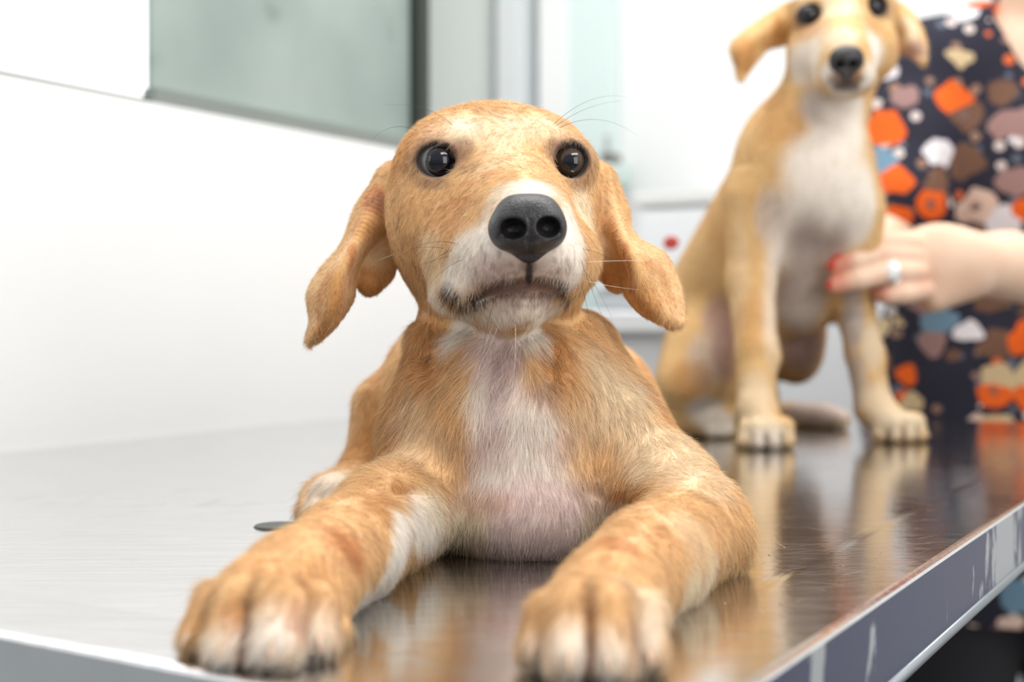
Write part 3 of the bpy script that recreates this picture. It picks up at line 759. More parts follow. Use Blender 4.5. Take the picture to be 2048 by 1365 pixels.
# ears
TH = 0.0016
gridL = [[P(812, 352, .690), P(790, 340, .700), P(778, 338, .720)],
         [P(800, 430, .688), P(750, 400, .688), P(722, 410, .715)],
         [P(738, 495, .684), P(712, 480, .664), P(690, 490, .706)],
         [P(704, 555, .680), P(678, 545, .654), P(645, 545, .700)],
         [P(700, 596, .680), P(664, 600, .652), P(622, 590, .694)],
         [P(672, 640, .680), P(652, 645, .658), P(628, 640, .688)],
         [P(640, 672, .680), P(628, 678, .672), P(620, 682, .678)]]
gridR = [[P(1170, 358, .690), P(1196, 345, .700), P(1206, 348, .720)],
         [P(1188, 440, .688), P(1228, 410, .690), P(1240, 425, .715)],
         [P(1240, 510, .684), P(1248, 478, .662), P(1270, 480, .702)],
         [P(1262, 560, .680), P(1278, 535, .650), P(1326, 515, .696)],
         [P(1256, 585, .678), P(1290, 590, .650), P(1353, 575, .692)],
         [P(1285, 620, .676), P(1318, 628, .656), P(1361, 625, .684)],
         [P(1335, 646, .674), P(1345, 648, .668), P(1360, 645, .674)]]
ear = Field((-0.17, 0.56, TZ + 0.07), (0.14, 0.80, TZ + 0.22), H)
sL = ear.sheet(gridL, TH, 0.0); sR = ear.sheet(gridR, TH, 0.0)
ear.cone(P(790, 440, .704), P(748, 540, .688), 0.0110, 0.0095, 0.002)
ear.cone(P(748, 540, .688), P(740, 566, .684), 0.0095, 0.0062, 0.002)
ear.cone(P(1198, 440, .704), P(1218, 520, .688), 0.0110, 0.0102, 0.002)
ear.cone(P(1218, 520, .688), P(1236, 556, .684), 0.0102, 0.0070, 0.002)
for q_ in ([P(720, 470, .684), P(708, 510, .674), P(704, 550, .670), P(702, 580, .672)], [P(1240, 470, .682), P(1252, 510, .672), P(1258, 550, .668), P(1260, 580, .670)]):
    ear.chain(q_, [.0010, .0022, .0026, .0014], .003, 's')
ear.cone(P(795, 370, .705), P(770, 430, .705), 0.012, 0.012, 0.004)
ear.cone(P(1188, 370, .705), P(1212, 430, .705), 0.012, 0.012, 0.004)
hd.merge(ear, 0.006)
bodyA.merge(ear, 0.001)
bodyA.merge(hd, 0.004)
bodyA.floor(TOPZ)
V, Q = bodyA.mesh()
print('DOG A verts', len(V))

# ---- coat colours, with shade painted into the creases
tan = np.array(srgb(224, 180, 126)); lt = np.array(srgb(240, 220, 190)); dk = np.array(srgb(198, 138, 76)); wh = np.array(srgb(250, 238, 224)); pk = np.array(srgb(238, 214, 206))
brn = np.array(srgb(128, 92, 76)); blk = np.array(srgb(42, 34, 34)); redb = np.array(srgb(190, 118, 62))
S = bodyA.surf
ptA = Paint(tan)
def bl(px, py, rpx, col, amt=1.0, soft=0.8, rd=None, ry=None):
    q = S(px, py)
    if q is None: print('MISS', px, py); return
    d = proj(q)[2][0]; r = rpx / F * d
    ptA.blob(q, (r, rd if rd else r * 1.3, (ry / F * d) if ry else r), col, amt, soft)
# body
bl(790, 800, 70, dk, .45, ry=130); bl(1310, 800, 45, dk, .5, ry=120); bl(1240, 680, 40, redb, .7, ry=60); bl(1285, 740, 30, redb, .4, ry=60)
bl(860, 680, 45, dk, .6, ry=70); bl(740, 800, 30, dk, .5, ry=120); bl(720, 900, 30, dk, .7, ry=60)
bl(1330, 900, 80, lt, .65, ry=100); bl(1235, 790, 70, lt, .75, ry=90, soft=1.2); bl(1180, 720, 40, lt, .5, ry=50, soft=1.2); bl(1150, 850, 50, lt, .4, ry=60, soft=1.2); bl(1400, 960, 60, lt, .5, ry=60); bl(850, 900, 70, lt, .3, ry=60)
bl(870, 960, 60, tan, .5); bl(830, 820, 50, lt, .35, ry=60, soft=1.2)
# chest white and pink
bl(995, 800, 58, wh, 1, ry=90); bl(1000, 720, 42, pk, 1, ry=60); bl(1035, 880, 95, pk, .9, ry=110); bl(1040, 960, 100, wh, .85, ry=70); bl(1060, 1050, 170, pk, 1, ry=100, rd=.06)
bl(920, 1050, 60, lt, .9, ry=60); bl(1195, 1050, 45, lt, .8, ry=60); bl(1060, 840, 50, wh, .8)
bl(925, 665, 32, wh, 1, ry=60); bl(1055, 665, 34, wh, 1, ry=50); bl(990, 680, 50, pk, .9, ry=60)
bl(1100, 730, 34, dk, .7, ry=50); bl(1115, 690, 30, dk, .7, ry=40); bl(1085, 770, 22, brn, .4, ry=40); bl(875, 740, 40, dk, .75, ry=55); bl(1000, 780, 40, brn, .22, ry=20); bl(1015, 725, 28, brn, .3, ry=50); bl(1000, 850, 22, brn, .15)  # shade of the neck and throat creases painted into the coat
bl(800, 985, 40, dk, .7, ry=20); bl(1260, 1003, 55, brn, .45, ry=22); bl(1270, 990, 70, dk, .9, ry=30); bl(1230, 1010, 60, brn, .4, ry=16); bl(1180, 975, 45, brn, .25, ry=30); bl(970, 1000, 60, dk, .35, ry=25)  # armpit crease shade painted as darker brown along the folds
# left fore leg
bl(690, 1090, 62, redb, .8, ry=52); bl(760, 1010, 60, dk, .6, ry=50); bl(600, 1150, 80, dk, .35, ry=60); 
for x, y in ((800, 1050), (802, 1075), (800, 1100), (792, 1125), (782, 1150), (765, 1170), (745, 1190), (830, 1040), (850, 1020), (860, 1050), (720, 1205)): bl(x, y, 46, wh, 1, .6)
bl(860, 1000, 40, lt, .7)
for (x, y, a_) in ((455, 1300, .8), (500, 1310, .7), (545, 1285, .9), (535, 1245, .6), (620, 1290, .7), (600, 1250, .4), (420, 1285, .5), (645, 1250, .4)): bl(x, y, 44, wh, a_, 1.5)
bl(600, 1235, 32, redb, .45, ry=40); bl(475, 1220, 24, redb, .45, ry=30)
# right fore leg
bl(1240, 1090, 40, redb, .6, ry=40); bl(1300, 1060, 60, dk, .3, ry=40); bl(1420, 1150, 60, lt, .7); bl(1380, 1060, 60, lt, .35); bl(1300, 1190, 60, lt, .6); bl(1380, 1180, 60, lt, .8)
for (x, y) in ((1140, 1270), (1145, 1310), (1215, 1290), (1225, 1330), (1085, 1300), (1285, 1300), (1180, 1330), (1290, 1250)): bl(x, y, 40, wh, .6, 1.5)
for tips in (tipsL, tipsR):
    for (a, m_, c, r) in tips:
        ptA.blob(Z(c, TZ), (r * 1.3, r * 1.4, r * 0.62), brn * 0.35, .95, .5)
# dark rusty gaps between the toes
for tips in (tipsL, tipsR):
    for i in range(3):
        a = (tips[i][0] + tips[i + 1][0]) / 2; c = (tips[i][2] + tips[i + 1][2]) / 2; m_ = (tips[i][1] + tips[i + 1][1]) / 2
        ptA.line([a + [0, 0, -0.001], m_, c], (0.0030, 0.009, 0.0085), redb * 0.5, .95, .9, 6)
bl(665, 985, 55, wh, .8, ry=45); bl(700, 960, 40, lt, .5)
# head
bl(905, 262, 55, lt, .8, ry=30, soft=1.3); bl(1000, 262, 55, lt, .6, ry=50, soft=1.3); bl(1085, 255, 50, lt, .5, ry=30, soft=1.3); bl(1000, 320, 45, lt, .3, ry=60, soft=1.3); bl(930, 245, 30, wh, .25, ry=22)
bl(850, 265, 50, dk, .5, ry=50); bl(800, 320, 40, dk, .55, ry=60); bl(990, 215, 90, dk, .35, ry=16); bl(1150, 270, 30, tan, .6)
bl(985, 345, 30, redb, .35, ry=9); bl(930, 400, 50, redb, .25, ry=12); bl(820, 400, 50, dk, .25); bl(930, 380, 55, dk, .35, ry=30); bl(900, 430, 60, redb, .3, ry=40); bl(1165, 420, 30, lt, .8, ry=50); bl(860, 520, 50, lt, .5, ry=60)
bl(1055, 382, 62, wh, .9, ry=26); bl(985, 420, 35, wh, .5, ry=50); bl(1000, 380, 30, lt, .6)
bl(950, 490, 62, wh, 1, ry=45, rd=.03); bl(925, 540, 60, wh, 1, ry=40, rd=.03); bl(1000, 520, 60, wh, 1, ry=50); bl(1140, 480, 40, wh, 1, ry=60); bl(1140, 545, 40, wh, 1, ry=40); bl(1135, 420, 22, wh, .8, ry=34)
bl(1000, 620, 110, wh, 1, ry=24, rd=.05); bl(900, 620, 50, wh, .9, ry=20); bl(1100, 620, 50, wh, 1, ry=30); bl(870, 590, 35, wh, .8); bl(1060, 600, 80, wh, 1, ry=20)
bl(1090, 525, 34, wh, .9, ry=30); bl(1060, 535, 40, wh, .6, ry=24); bl(980, 535, 50, pk * .8, .7, ry=30); bl(1025, 540, 50, brn, .6, ry=24, soft=1.4); bl(1092, 540, 46, brn, .55, ry=24, soft=1.4); bl(1056, 532, 18, brn * .5, .6, ry=14); bl(1055, 585, 80, brn * .7, .8, ry=16); bl(1055, 604, 70, brn, .5, ry=14); bl(960, 565, 40, brn, .4, ry=16); bl(1000, 576, 50, brn * .6, .75, ry=12)
ptA.line([m for m in mouth if m is not None], (0.0028, 0.006, 0.0022), blk, .95, .8, 4)
ptA.line([m for m in mouth if m is not None][4:9], (0.004, 0.006, 0.0034), brn * .6, .7, .9, 4)
for (x, y) in ((938, 500), (962, 492), (988, 486), (946, 520), (972, 513), (998, 510), (1018, 528), (955, 540), (982, 535), (1008, 550), (1035, 545), (1125, 500), (1112, 520), (1135, 522), (1100, 540), (1122, 545), (1080, 552), (930, 535), (995, 560)): bl(x + 5 * math.sin(x * 7 + y), y + 4 * math.cos(x * 3 + y * 5), 5, brn * .7, .25 + .3 * abs(math.sin(x * 1.7 + y)), soft=1.3, ry=7)
q = S(1058, 545); ptA.blob(q, (0.0016, 0.008, 0.006), blk, .9, .7)
for e_, rx, rz in ((eL, 0.0113, 0.0100), (eR, 0.0100, 0.0105)):
    ptA.blob(e_ + [0, -.004, 0], (rx * 1.32, 0.016, rz * 1.30), brn, .55, .5)
    ptA.blob(e_ + [0, -.004, 0.0004], (rx * 1.02, 0.016, rz * 1.02), blk * .4, 1, .22)
bl(925, 300, 26, brn, .6, ry=30); bl(940, 335, 26, brn, .35, ry=14); bl(1108, 300, 22, brn, .45, ry=34); bl(1160, 372, 30, brn, .35, ry=14); bl(868, 368, 40, brn, .45, ry=14)
# ears
for (x, y, r_, ry_, a_) in ((750, 400, 26, 36, .9), (722, 450, 22, 30, .7), (1200, 420, 14, 44, .7), (1215, 560, 24, 14, .6), (735, 580, 26, 14, .5)): bl(x, y, r_, dk if a_ < .9 else redb, a_, ry=ry_, rd=.02)
bl(758, 405, 18, brn, .55, ry=30, soft=1.2); bl(1212, 410, 12, brn, .4, ry=34, soft=1.2)
for (x, y, r_, ry_) in ((640, 590, 26, 40), (655, 560, 26, 24), (1330, 570, 26, 50), (1300, 530, 30, 20), (640, 650, 20, 26), (670, 600, 26, 60), (1300, 600, 40, 40), (740, 560, 26, 24), (1225, 540, 24, 24)): bl(x, y, r_, dk, .75, ry=ry_, soft=1.2)
for (x, y) in ((704, 500), (702, 530), (700, 560)): bl(x, y, 9, redb, .7, ry=20, soft=1.2)
for (x, y) in ((1250, 500), (1258, 530), (1262, 560)): bl(x, y, 9, redb, .7, ry=20, soft=1.2)
bl(745, 500, 24, lt, .35, ry=40); bl(1215, 480, 20, lt, .35, ry=36); bl(1225, 510, 18, tan, .4)
dogA = empty('puppy', (0.0, 0.70, TZ), 'tan and white puppy lying in front with wide dark eyes and splayed front paws', 'dog')
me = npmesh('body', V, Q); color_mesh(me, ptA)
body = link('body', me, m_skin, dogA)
# ---- nose
nf = Field((-0.02, 0.52, TZ + 0.10), (0.045, 0.62, TZ + 0.18), 0.0005)
nf.ell(P(1036, 428, 0.5735), (0.0098, 0.0140, 0.0086), 0.0)
nf.ell(P(1078, 428, 0.5735), (0.0094, 0.0140, 0.0086), 0.005)
nf.ell(P(1018, 458, 0.5680), (0.0092, 0.0130, 0.0098), 0.004)
nf.ell(P(1094, 456, 0.5680), (0.0088, 0.0130, 0.0098), 0.004)
nf.cone(P(1056, 464, 0.5675), P(1058, 494, 0.5715), 0.0125, 0.0072, 0.005)
def ncarve(pts, rs, k): 
    nf.chain([nf.surf(x, y) for x, y in pts], rs, k, 's')
c_ = nf.surf(1026, 457); e_ = nf.surf(1000, 472)
nf.ell(c_ + [0, .001, 0], (0.0058, 0.008, 0.0046), 0.0012, 's'); nf.cone(c_ + [-.002, 0, -.001], e_ + [-0.001, 0.001, -.001], 0.0026, 0.0010, 0.001, 's')
c_ = nf.surf(1098, 454); e_ = nf.surf(1117, 462)
nf.ell(c_ + [0, .001, 0], (0.0054, 0.008, 0.0046), 0.0012, 's'); nf.cone(c_ + [.002, 0, -.0005], e_ + [0.001, 0.001, -.001], 0.0028, 0.0010, 0.001, 's')
q = [nf.surf(x, y) for x, y in ((1060, 440), (1060, 465), (1059, 490), (1058, 515))]
nf.chain(q, [0.0003, 0.0006, 0.0008, 0.0009], 0.0015, 's')
Vn, Qn = nf.mesh()
m_nose, nt, b_ = new_mat('moist_black_nose')
b_.inputs['Roughness'].default_value = 0.40; b_.inputs['Specular IOR Level'].default_value = 0.42
tc = N(nt, 'ShaderNodeTexCoord'); vo = N(nt, 'ShaderNodeTexVoronoi', Scale=900.0); nz = N(nt, 'ShaderNodeTexNoise', Scale=260.0, Detail=3.0)
for n_ in (vo, nz): nt.links.new(tc.outputs['Object'], n_.inputs['Vector'])
rp = N(nt, 'ShaderNodeValToRGB'); e = rp.color_ramp.elements; e[0].position = .35; e[0].color = (*srgb(16, 15, 17), 1); e[1].position = .7; e[1].color = (*srgb(42, 39, 42), 1)
nt.links.new(nz.outputs[0], rp.inputs[0]); nt.links.new(rp.outputs[0], b_.inputs['Base Color'])
bp = N(nt, 'ShaderNodeBump', Strength=0.5, Distance=0.0004); nt.links.new(vo.outputs['Distance'], bp.inputs['Height']); nt.links.new(bp.outputs[0], b_.inputs['Normal'])
nose = link('nose', npmesh('nose', Vn, Qn), m_nose, dogA); nose['label'] = 'black wet nose'

# ---- eyes
def eye_mat(name, iris, gaze, ri=0.70, rp_=0.36, sclera=(0.42, 0.41, 0.39)):
    m, nt, b = new_mat(name)
    tc = N(nt, 'ShaderNodeTexCoord'); nm = N(nt, 'ShaderNodeVectorMath', _operation='NORMALIZE'); nt.links.new(tc.outputs['Object'], nm.inputs[0])
    g = Vector(gaze).normalized()
    ds = N(nt, 'ShaderNodeVectorMath', _operation='DISTANCE'); nt.links.new(nm.outputs[0], ds.inputs[0]); ds.inputs[1].default_value = g
    cr = N(nt, 'ShaderNodeValToRGB'); e = cr.color_ramp.elements
    e[0].position = 0; e[0].color = (0.002, 0.003, 0.008, 1); e[1].position = 1; e[1].color = (*sclera, 1)
    for p_, c_ in ((rp_, (0.003, 0.004, 0.010)), (rp_ + .05, iris), (ri - .06, tuple(x * .8 for x in iris)), (ri, (0.012, 0.010, 0.010)), (ri + .05, sclera)):
        n_ = e.new(p_); n_.color = (*c_, 1)
    nt.links.new(ds.outputs['Value'], cr.inputs[0]); nt.links.new(cr.outputs[0], b.inputs['Base Color'])
    b.inputs['Roughness'].default_value = 0.5; b.inputs['Specular IOR Level'].default_value = 0.0; b.inputs['Coat Weight'].default_value = 1.0; b.inputs['Coat Roughness'].default_value = 0.012; b.inputs['Coat IOR'].default_value = 1.5
    return m
def ball(name, c, r, mat, parent, scale=(1, 1, 1), seg=48):
    bm = bmesh.new(); bmesh.ops.create_uvsphere(bm, u_segments=seg, v_segments=seg // 2, radius=r)
    for v in bm.verts: v.co = Vector((v.co.x * scale[0], v.co.y * scale[1], v.co.z * scale[2]))
    me = bpy.data.meshes.new(name); bm.to_mesh(me); bm.free()
    o = link(name, me, mat, parent); o.location = c; return o
gzL = np.array([0.16, -1, -0.02]); gzR = np.array([0.02, -1, -0.05])
ball('eye', eL + np.array([0, 0.0012, 0]), ER, eye_mat('brown_eye_and_wide_pupil', (0.028, 0.018, 0.014), gzL, 0.70, 0.50, (0.20, 0.20, 0.20)), dogA)
ball('eye', eR + np.array([0, 0.0012, 0]), ER * 0.97, eye_mat('brown_eye_lit_iris', (0.060, 0.038, 0.024), gzR, 0.80, 0.34, (0.2, 0.2, 0.2)), dogA)

# ---- claws
m_claw = simple('horn_coloured_claw', srgb(214, 182, 156), 0.4)
for tips in (tipsL, tipsR):
    for (a, m_, c, r) in tips:
        d = (c - m_); d[2] = 0; d /= np.linalg.norm(d)
        s_ = c + d * r * 0.80 + np.array([0, 0, 0.0022])
        tube('claw', [s_ - d * .002, s_ + d * 0.0018 + np.array([0, 0, -.0002]), s_ + d * 0.0040 + np.array([0, 0, -.0022]), s_ + d * 0.0050 + np.array([0, 0, -0.0044])], [0.0012, 0.0011, 0.0007, 0.0002], m_claw, dogA, 10)
# ---- paw pads
m_pad = simple('black_paw_pad', (0.012, 0.010, 0.011), 0.6, bump=.3, bscale=600)
for tips in (tipsL, tipsR):
    for (a, m_, c, r) in tips:
        bm = bmesh.new(); bmesh.ops.create_uvsphere(bm, u_segments=20, v_segments=12, radius=1)
        d = c - m_; d[2] = 0; d /= np.linalg.norm(d); cc = c - d * 0.0004
        for v in bm.verts: v.co = Vector((cc[0] + v.co.x * r * .92, cc[1] + v.co.y * r * 1.02, TZ + 0.0030 + v.co.z * 0.0030))
        bmobj('paw_pad', bm, m_pad, dogA, True)

# ---- whiskers: start pixel on the coat, bend point and end point
m_wd = simple('dark_whisker', (0.05, 0.04, 0.035), 0.4); m_wl = simple('pale_whisker', (0.85, 0.8, 0.7), 0.4)
def whisker(p0, p1, p2, dd=0.0, mat=None, r=0.00011):
    a = bodyA.surf(*p0)
    if a is None: return
    d = proj(a)[2][0]; b = P(*p1, d + dd * .5 - 0.004); c = P(*p2, d + dd)
    pts = []
    for t in np.linspace(0, 1, 14):
        pts.append(a * (1 - t) ** 2 + 2 * (b * 1.0) * t * (1 - t) + c * t * t)
    tube('whisker', pts, list(np.linspace(r, r * .2, 14)), mat or m_wd, dogA, 5)
for w_ in (((1108, 248), (1180, 180), (1252, 194), .02), ((1112, 252), (1175, 205), (1245, 202), .02), ((1118, 256), (1200, 215), (1275, 272), .02),
           ((905, 250), (860, 205), (770, 210), .02), ((835, 262), (775, 235), (735, 292), .02),
           ((912, 488), (860, 470), (790, 520), .01), ((905, 500), (850, 520), (832, 570), .01), ((900, 512), (870, 520), (795, 545), .015), ((893, 498), (850, 490), (815, 500), .01),
           ((1165, 498), (1210, 505), (1250, 540), .02), ((1160, 515), (1190, 600), (1218, 665), .02), ((1160, 560), (1178, 620), (1183, 670), .01), ((1168, 540), (1200, 580), (1225, 640), .02),
           ((925, 520), (870, 540), (840, 600), -.005), ((985, 612), (960, 700), (958, 790), -.01)):
    whisker(*w_)
for w_ in (((1000, 640), (985, 690), (960, 730), -.002), ((1030, 640), (1035, 720), (1020, 810), -.002), ((790, 508), (760, 520), (735, 528), .01), ((1170, 525), (1240, 520), (1335, 522), .01), ((1165, 560), (1220, 575), (1280, 580), .01),
           ((990, 640), (965, 700), (952, 770), -.002)):
    whisker(*w_, mat=m_wl)

# ---- fur
G = []
def g(px, py, dx, dy, back=0.3, r=1.0):
    q = S(px, py)
    if q is None: return
    v = np.array([dx, 0, -dy], float); v /= np.linalg.norm(v); v[1] = back
    G.append((q, v / np.linalg.norm(v), r))
for a in ((1030, 360, -.1, -1), (960, 300, -.35, -1), (1040, 280, .1, -1), (985, 230, -.1, -1, 1), (900, 250, -.9, -.7, .6), (1100, 250, .8, -.6, .6), (830, 300, -1, .5, .8), (1150, 300, .8, .5, .8),
          (1055, 385, 0, -1), (930, 400, -1, .1), (870, 400, -.9, .7), (810, 400, -.4, 1, .8), (820, 500, -.1, 1, .6), (900, 470, -1, .4), (960, 480, -1, .25), (970, 530, -.9, .5), (1150, 480, .5, .7, .8), (1170, 400, .3, 1, .8),
          (1140, 540, .4, 1), (1020, 545, -.2, 1), (1090, 545, .2, 1), (1000, 625, -.2, 1, .1), (1060, 620, .1, 1, .1), (930, 610, -.4, 1), (870, 570, -.2, 1), (1120, 620, .1, 1),
          (1000, 420, -.7, -.6), (880, 370, -1, .5), (1120, 380, .8, .2),
          (870, 650, -.2, 1, 0), (900, 720, .25, 1, 0), (840, 720, .05, 1, 0), (960, 700, .1, 1, 0), (1060, 700, -.1, 1, 0), (1140, 660, .25, 1, 0), (1110, 730, -.5, 1, 0), (1170, 720, .1, 1, 0), (1250, 720, .4, 1, .3),
          (820, 800, .35, 1, 0), (900, 820, .5, 1, 0), (980, 820, .05, 1, 0), (1000, 900, 0, 1, 0), (1080, 820, -.3, 1, 0), (1170, 820, -.25, 1, 0), (1280, 850, .35, 1, 0), (1100, 900, -.4, .8, 0), (920, 920, .5, .7, 0),
          (1020, 960, .1, 1, 0), (1060, 1040, 0, 1, .2), (960, 1040, -.3, 1, .2), (1150, 1040, .3, 1, .2), (790, 920, -.4, 1, 0), (850, 960, -1, .4, 0), (1200, 960, .8, .5, 0), (1330, 920, .5, 1, 0), (1400, 990, .6, 1, 0),
          (800, 1000, -1, .5, -.3), (700, 1060, -1, .7, -.5), (760, 1120, -.7, 1, -.3), (640, 1130, -1, .8, -.5), (560, 1180, -.8, 1, -.5), (660, 1190, -.5, 1, -.4), (620, 1240, -.1, 1, -.4), (540, 1260, -.2, 1, -.4), (470, 1250, -.5, 1, -.4), (410, 1270, -.7, 1, -.3),
          (1440, 1100, .4, 1, 0), (1350, 1080, -.7, 1, -.5), (1270, 1080, -.8, 1, -.5), (1400, 1160, -.2, 1, -.2), (1300, 1180, -.6, 1, -.5), (1200, 1200, -.4, 1, -.5), (1120, 1240, -.5, 1, -.4), (1200, 1270, -.1, 1, -.4), (1285, 1260, .2, 1, -.4), (1080, 1290, -.4, 1, -.3), (1145, 1310, -.1, 1, -.3),
          (760, 760, -.2, 1, .5), (730, 900, -.3, 1, -.2), (680, 970, -.6, 1, -.4), (640, 1000, -.4, 1, -.4), (1310, 830, .2, 1, .5),
          (750, 400, -.7, 1, .3), (740, 470, -.3, 1, .1), (740, 560, 0, 1, .1), (700, 520, -.5, 1, 0), (650, 580, -.3, 1, 0), (635, 650, -.3, 1, 0), (675, 600, -.6, 1, 0),
          (1215, 400, .5, 1, .3), (1220, 470, .4, 1, .1), (1235, 550, .4, 1, .1), (1280, 530, .7, 1, 0), (1320, 570, .5, 1, 0), (1340, 630, .5, 1, 0), (1290, 600, .6, 1, 0)):
    g(*a)
# flanks and back, flowing backwards along the body
for p_, v_ in ((P(1010, 740, 0.80) + [0, 0, .03], (0, 1, -.1)), (P(1010, 740, 0.95), (0, .6, -.6)), (P(760, 800, 0.80), (-.2, .8, -.5)), (P(1300, 800, 0.82), (.2, .8, -.5)), (P(1000, 300, 0.74), (0, 1, -.3))):
    G.append((np.array(p_, float), np.array(v_, float) / np.linalg.norm(v_), 1.5))
zones = [(P(1000, 420, .64), .055, 4.0), (P(1050, 540, .585), .034, 4.4), (P(990, 250, .67), .03, 5.0), (P(1000, 780, .63), .075, 11.0), (P(1120, 760, .64), .05, 12.0), (P(880, 740, .65), .04, 11.0), (P(1000, 680, .66), .04, 9.5),
         (P(690, 530, .67), .045, 3.0), (P(1280, 530, .67), .045, 3.0), (P(650, 1120, .50), .06, 6.0), (P(1300, 1120, .52), .06, 6.5), (P(500, 1280, .42), .035, 7.5), (P(1190, 1280, .41), .035, 7.5), (P(1060, 1050, .61), .04, 6.0), (P(1440, 1120, .58), .025, 9.0), (P(860, 950, .63), .04, 8.0), (P(1260, 960, .62), .05, 8.0)]
zp = np.array([z_[0] for z_ in zones]); zr = np.array([z_[1] for z_ in zones]); zl = np.array([z_[2] for z_ in zones]) * 1e-3
def flen(p):
    w_ = 1 / (((p[:, None] - zp[None]) ** 2).sum(2) / zr ** 2 + 0.05) ** 2
    L = (w_ * zl).sum(1) / w_.sum(1)
    nd = np.linalg.norm(p - P(1056, 455, .568), axis=1)
    return L * np.clip((nd - .012) / .012, .55, 1)
BARE = []
for tips in (tipsL, tipsR):
    for i in range(3):
        a = (tips[i][0] + tips[i + 1][0]) / 2; c = (tips[i][2] + tips[i + 1][2]) / 2; m_ = (tips[i][1] + tips[i + 1][1]) / 2
        for t in np.linspace(0, 1, 10): BARE.append((a * .5 + m_ * .5) * (1 - t) + m_ * t if 0 else m_ * (1 - t) + c * t)
        for t in np.linspace(0.45, 1, 8): BARE.append(a * (1 - t) + m_ * t)
BARE = np.array(BARE); mth = np.array([q for q in mouth if q is not None])[3:]
MB = np.concatenate([mth[:-1] * (1 - t) + mth[1:] * t for t in (0, .33, .66)])
def fdens(c):
    x, y, d = proj(c)
    w_ = np.where(d > .72, .35, 1.0) * np.where(d > .80, .5, 1.0)
    n = bodyA.grad(c); view = np.array([0, 0, CAMZ]) - c; view /= np.linalg.norm(view, axis=1)[:, None]
    w_ = w_ * np.where((n * view).sum(1) < -.35, .25, 1.0)
    w_ = w_ * np.where(c[:, 2] < TOPZ + .0012, 0.0, 1.0)
    w_ = w_ * np.where(d < .70, 1.3, 1)
    for e_, r in ((eL, .0101), (eR, .0098)):
        w_ = w_ * (np.linalg.norm((c - e_) / np.array([1, 1.5, 1]) - [0, -.003, 0], axis=1) > r)
    for s0 in range(0, len(c), 20000):
        q = c[s0:s0 + 20000]
        d1 = np.sqrt((((q[:, None] - BARE[None]) / [1, 1.2, 4.0]) ** 2).sum(2)).min(1); d2 = np.sqrt(((q[:, None] - MB[None]) ** 2).sum(2)).min(1)
        w_[s0:s0 + 20000] *= np.where(d1 < .0016, .15, 1) * np.where(d2 < .0018, .1, 1)
    w_ = w_ * ((np.linalg.norm((c - P(1056, 452, .572)) / np.array([1.2, 1.6, 1.15]), axis=1)) > .0125)
    return w_
NF = 330000
fur = grow_fur('fur', dogA, V, Q, bodyA, ptA, G, NF, flen, fdens, m_fur, rad=6.0e-5, lift=0.30)
# ------------------------------------------------------------------ second puppy, sitting further back
HB = 0.0017
bB = Field((0.08, 1.0, TZ - 0.006), (0.42, 1.50, TZ + 0.40), HB)
bB.cone(P(1660, 150, 1.175), P(1612, 300, 1.200), 0.036, 0.050, 0.0)
bB.cone(P(1605, 340, 1.205), P(1470, 590, 1.315), 0.058, 0.066, 0.02)
bB.ell(P(1655, 365, 1.182), (0.040, 0.040, 0.056), 0.02)
bB.cone(P(1640, 440, 1.215), P(1600, 600, 1.250), 0.034, 0.034, 0.02)
bB.cone(P(1700, 430, 1.20), P(1705, 520, 1.21), 0.022, 0.020, 0.02)
bB.ell(P(1565, 340, 1.190), (0.034, 0.036, 0.055), 0.03)
bB.cone(P(1600, 470, 1.235), P(1555, 640, 1.310), 0.046, 0.046, 0.02)
bB.ell(P(1418, 725, 1.285), (0.047, 0.060, 0.058), 0.02)
bB.cone(P(1440, 740, 1.33), P(1470, 800, 1.36), 0.050, 0.045, 0.02)
bB.ell(P(1590, 690, 1.335), (0.028, 0.050, 0.040), 0.015)
def onB(px, d, r): return onT(px, 0, d, r)
f_ = Field((0.08, 1.0, TZ - 0.006), (0.42, 1.50, TZ + 0.25), HB)       # legs
f_.cone(P(1512, 400, 1.190), P(1502, 560, 1.190), 0.027, 0.0215, 0.0)
f_.cone(P(1500, 560, 1.190), P(1513, 695, 1.172), 0.0215, 0.0180, 0.008)
f_.cone(P(1513, 695, 1.172), P(1514, 815, 1.160), 0.0180, 0.0160, 0.006)
f_.ell(P(1542, 715, 1.165), (0.008, 0.009, 0.012), 0.006)
f_.cone(P(1514, 815, 1.160), P(1530, 862, 1.150), 0.0165, 0.0180, 0.008)
tipsB = []
for (x0, d0_, x1, d1_) in ((1505, 1.152, 1495, 1.142), (1520, 1.145, 1517, 1.134), (1543, 1.145, 1547, 1.134), (1563, 1.150, 1575, 1.141)):
    toe(f_, 0.003, ((x0, 852, d0_), (x1, 0, d1_), 0.0090, 0.0080), tipsB)
f_.cone(P(1698, 420, 1.190), P(1708, 600, 1.218), 0.029, 0.0180, 0.012)
f_.cone(P(1708, 600, 1.222), P(1728, 705, 1.225), 0.0180, 0.0168, 0.006)
f_.ell(P(1752, 715, 1.222), (0.008, 0.009, 0.012), 0.006)
f_.cone(P(1728, 705, 1.225), P(1748, 815, 1.222), 0.0168, 0.0160, 0.006)
f_.cone(P(1748, 815, 1.222), P(1785, 850, 1.212), 0.0165, 0.0170, 0.008)
tipsB2 = []
for (x0, d0_, x1, d1_) in ((1762, 1.212, 1765, 1.203), (1785, 1.206, 1793, 1.196), (1808, 1.205, 1820, 1.196), (1822, 1.210, 1842, 1.203)):
    toe(f_, 0.003, ((x0, 842, d0_), (x1, 0, d1_), 0.0088, 0.0078), tipsB2)
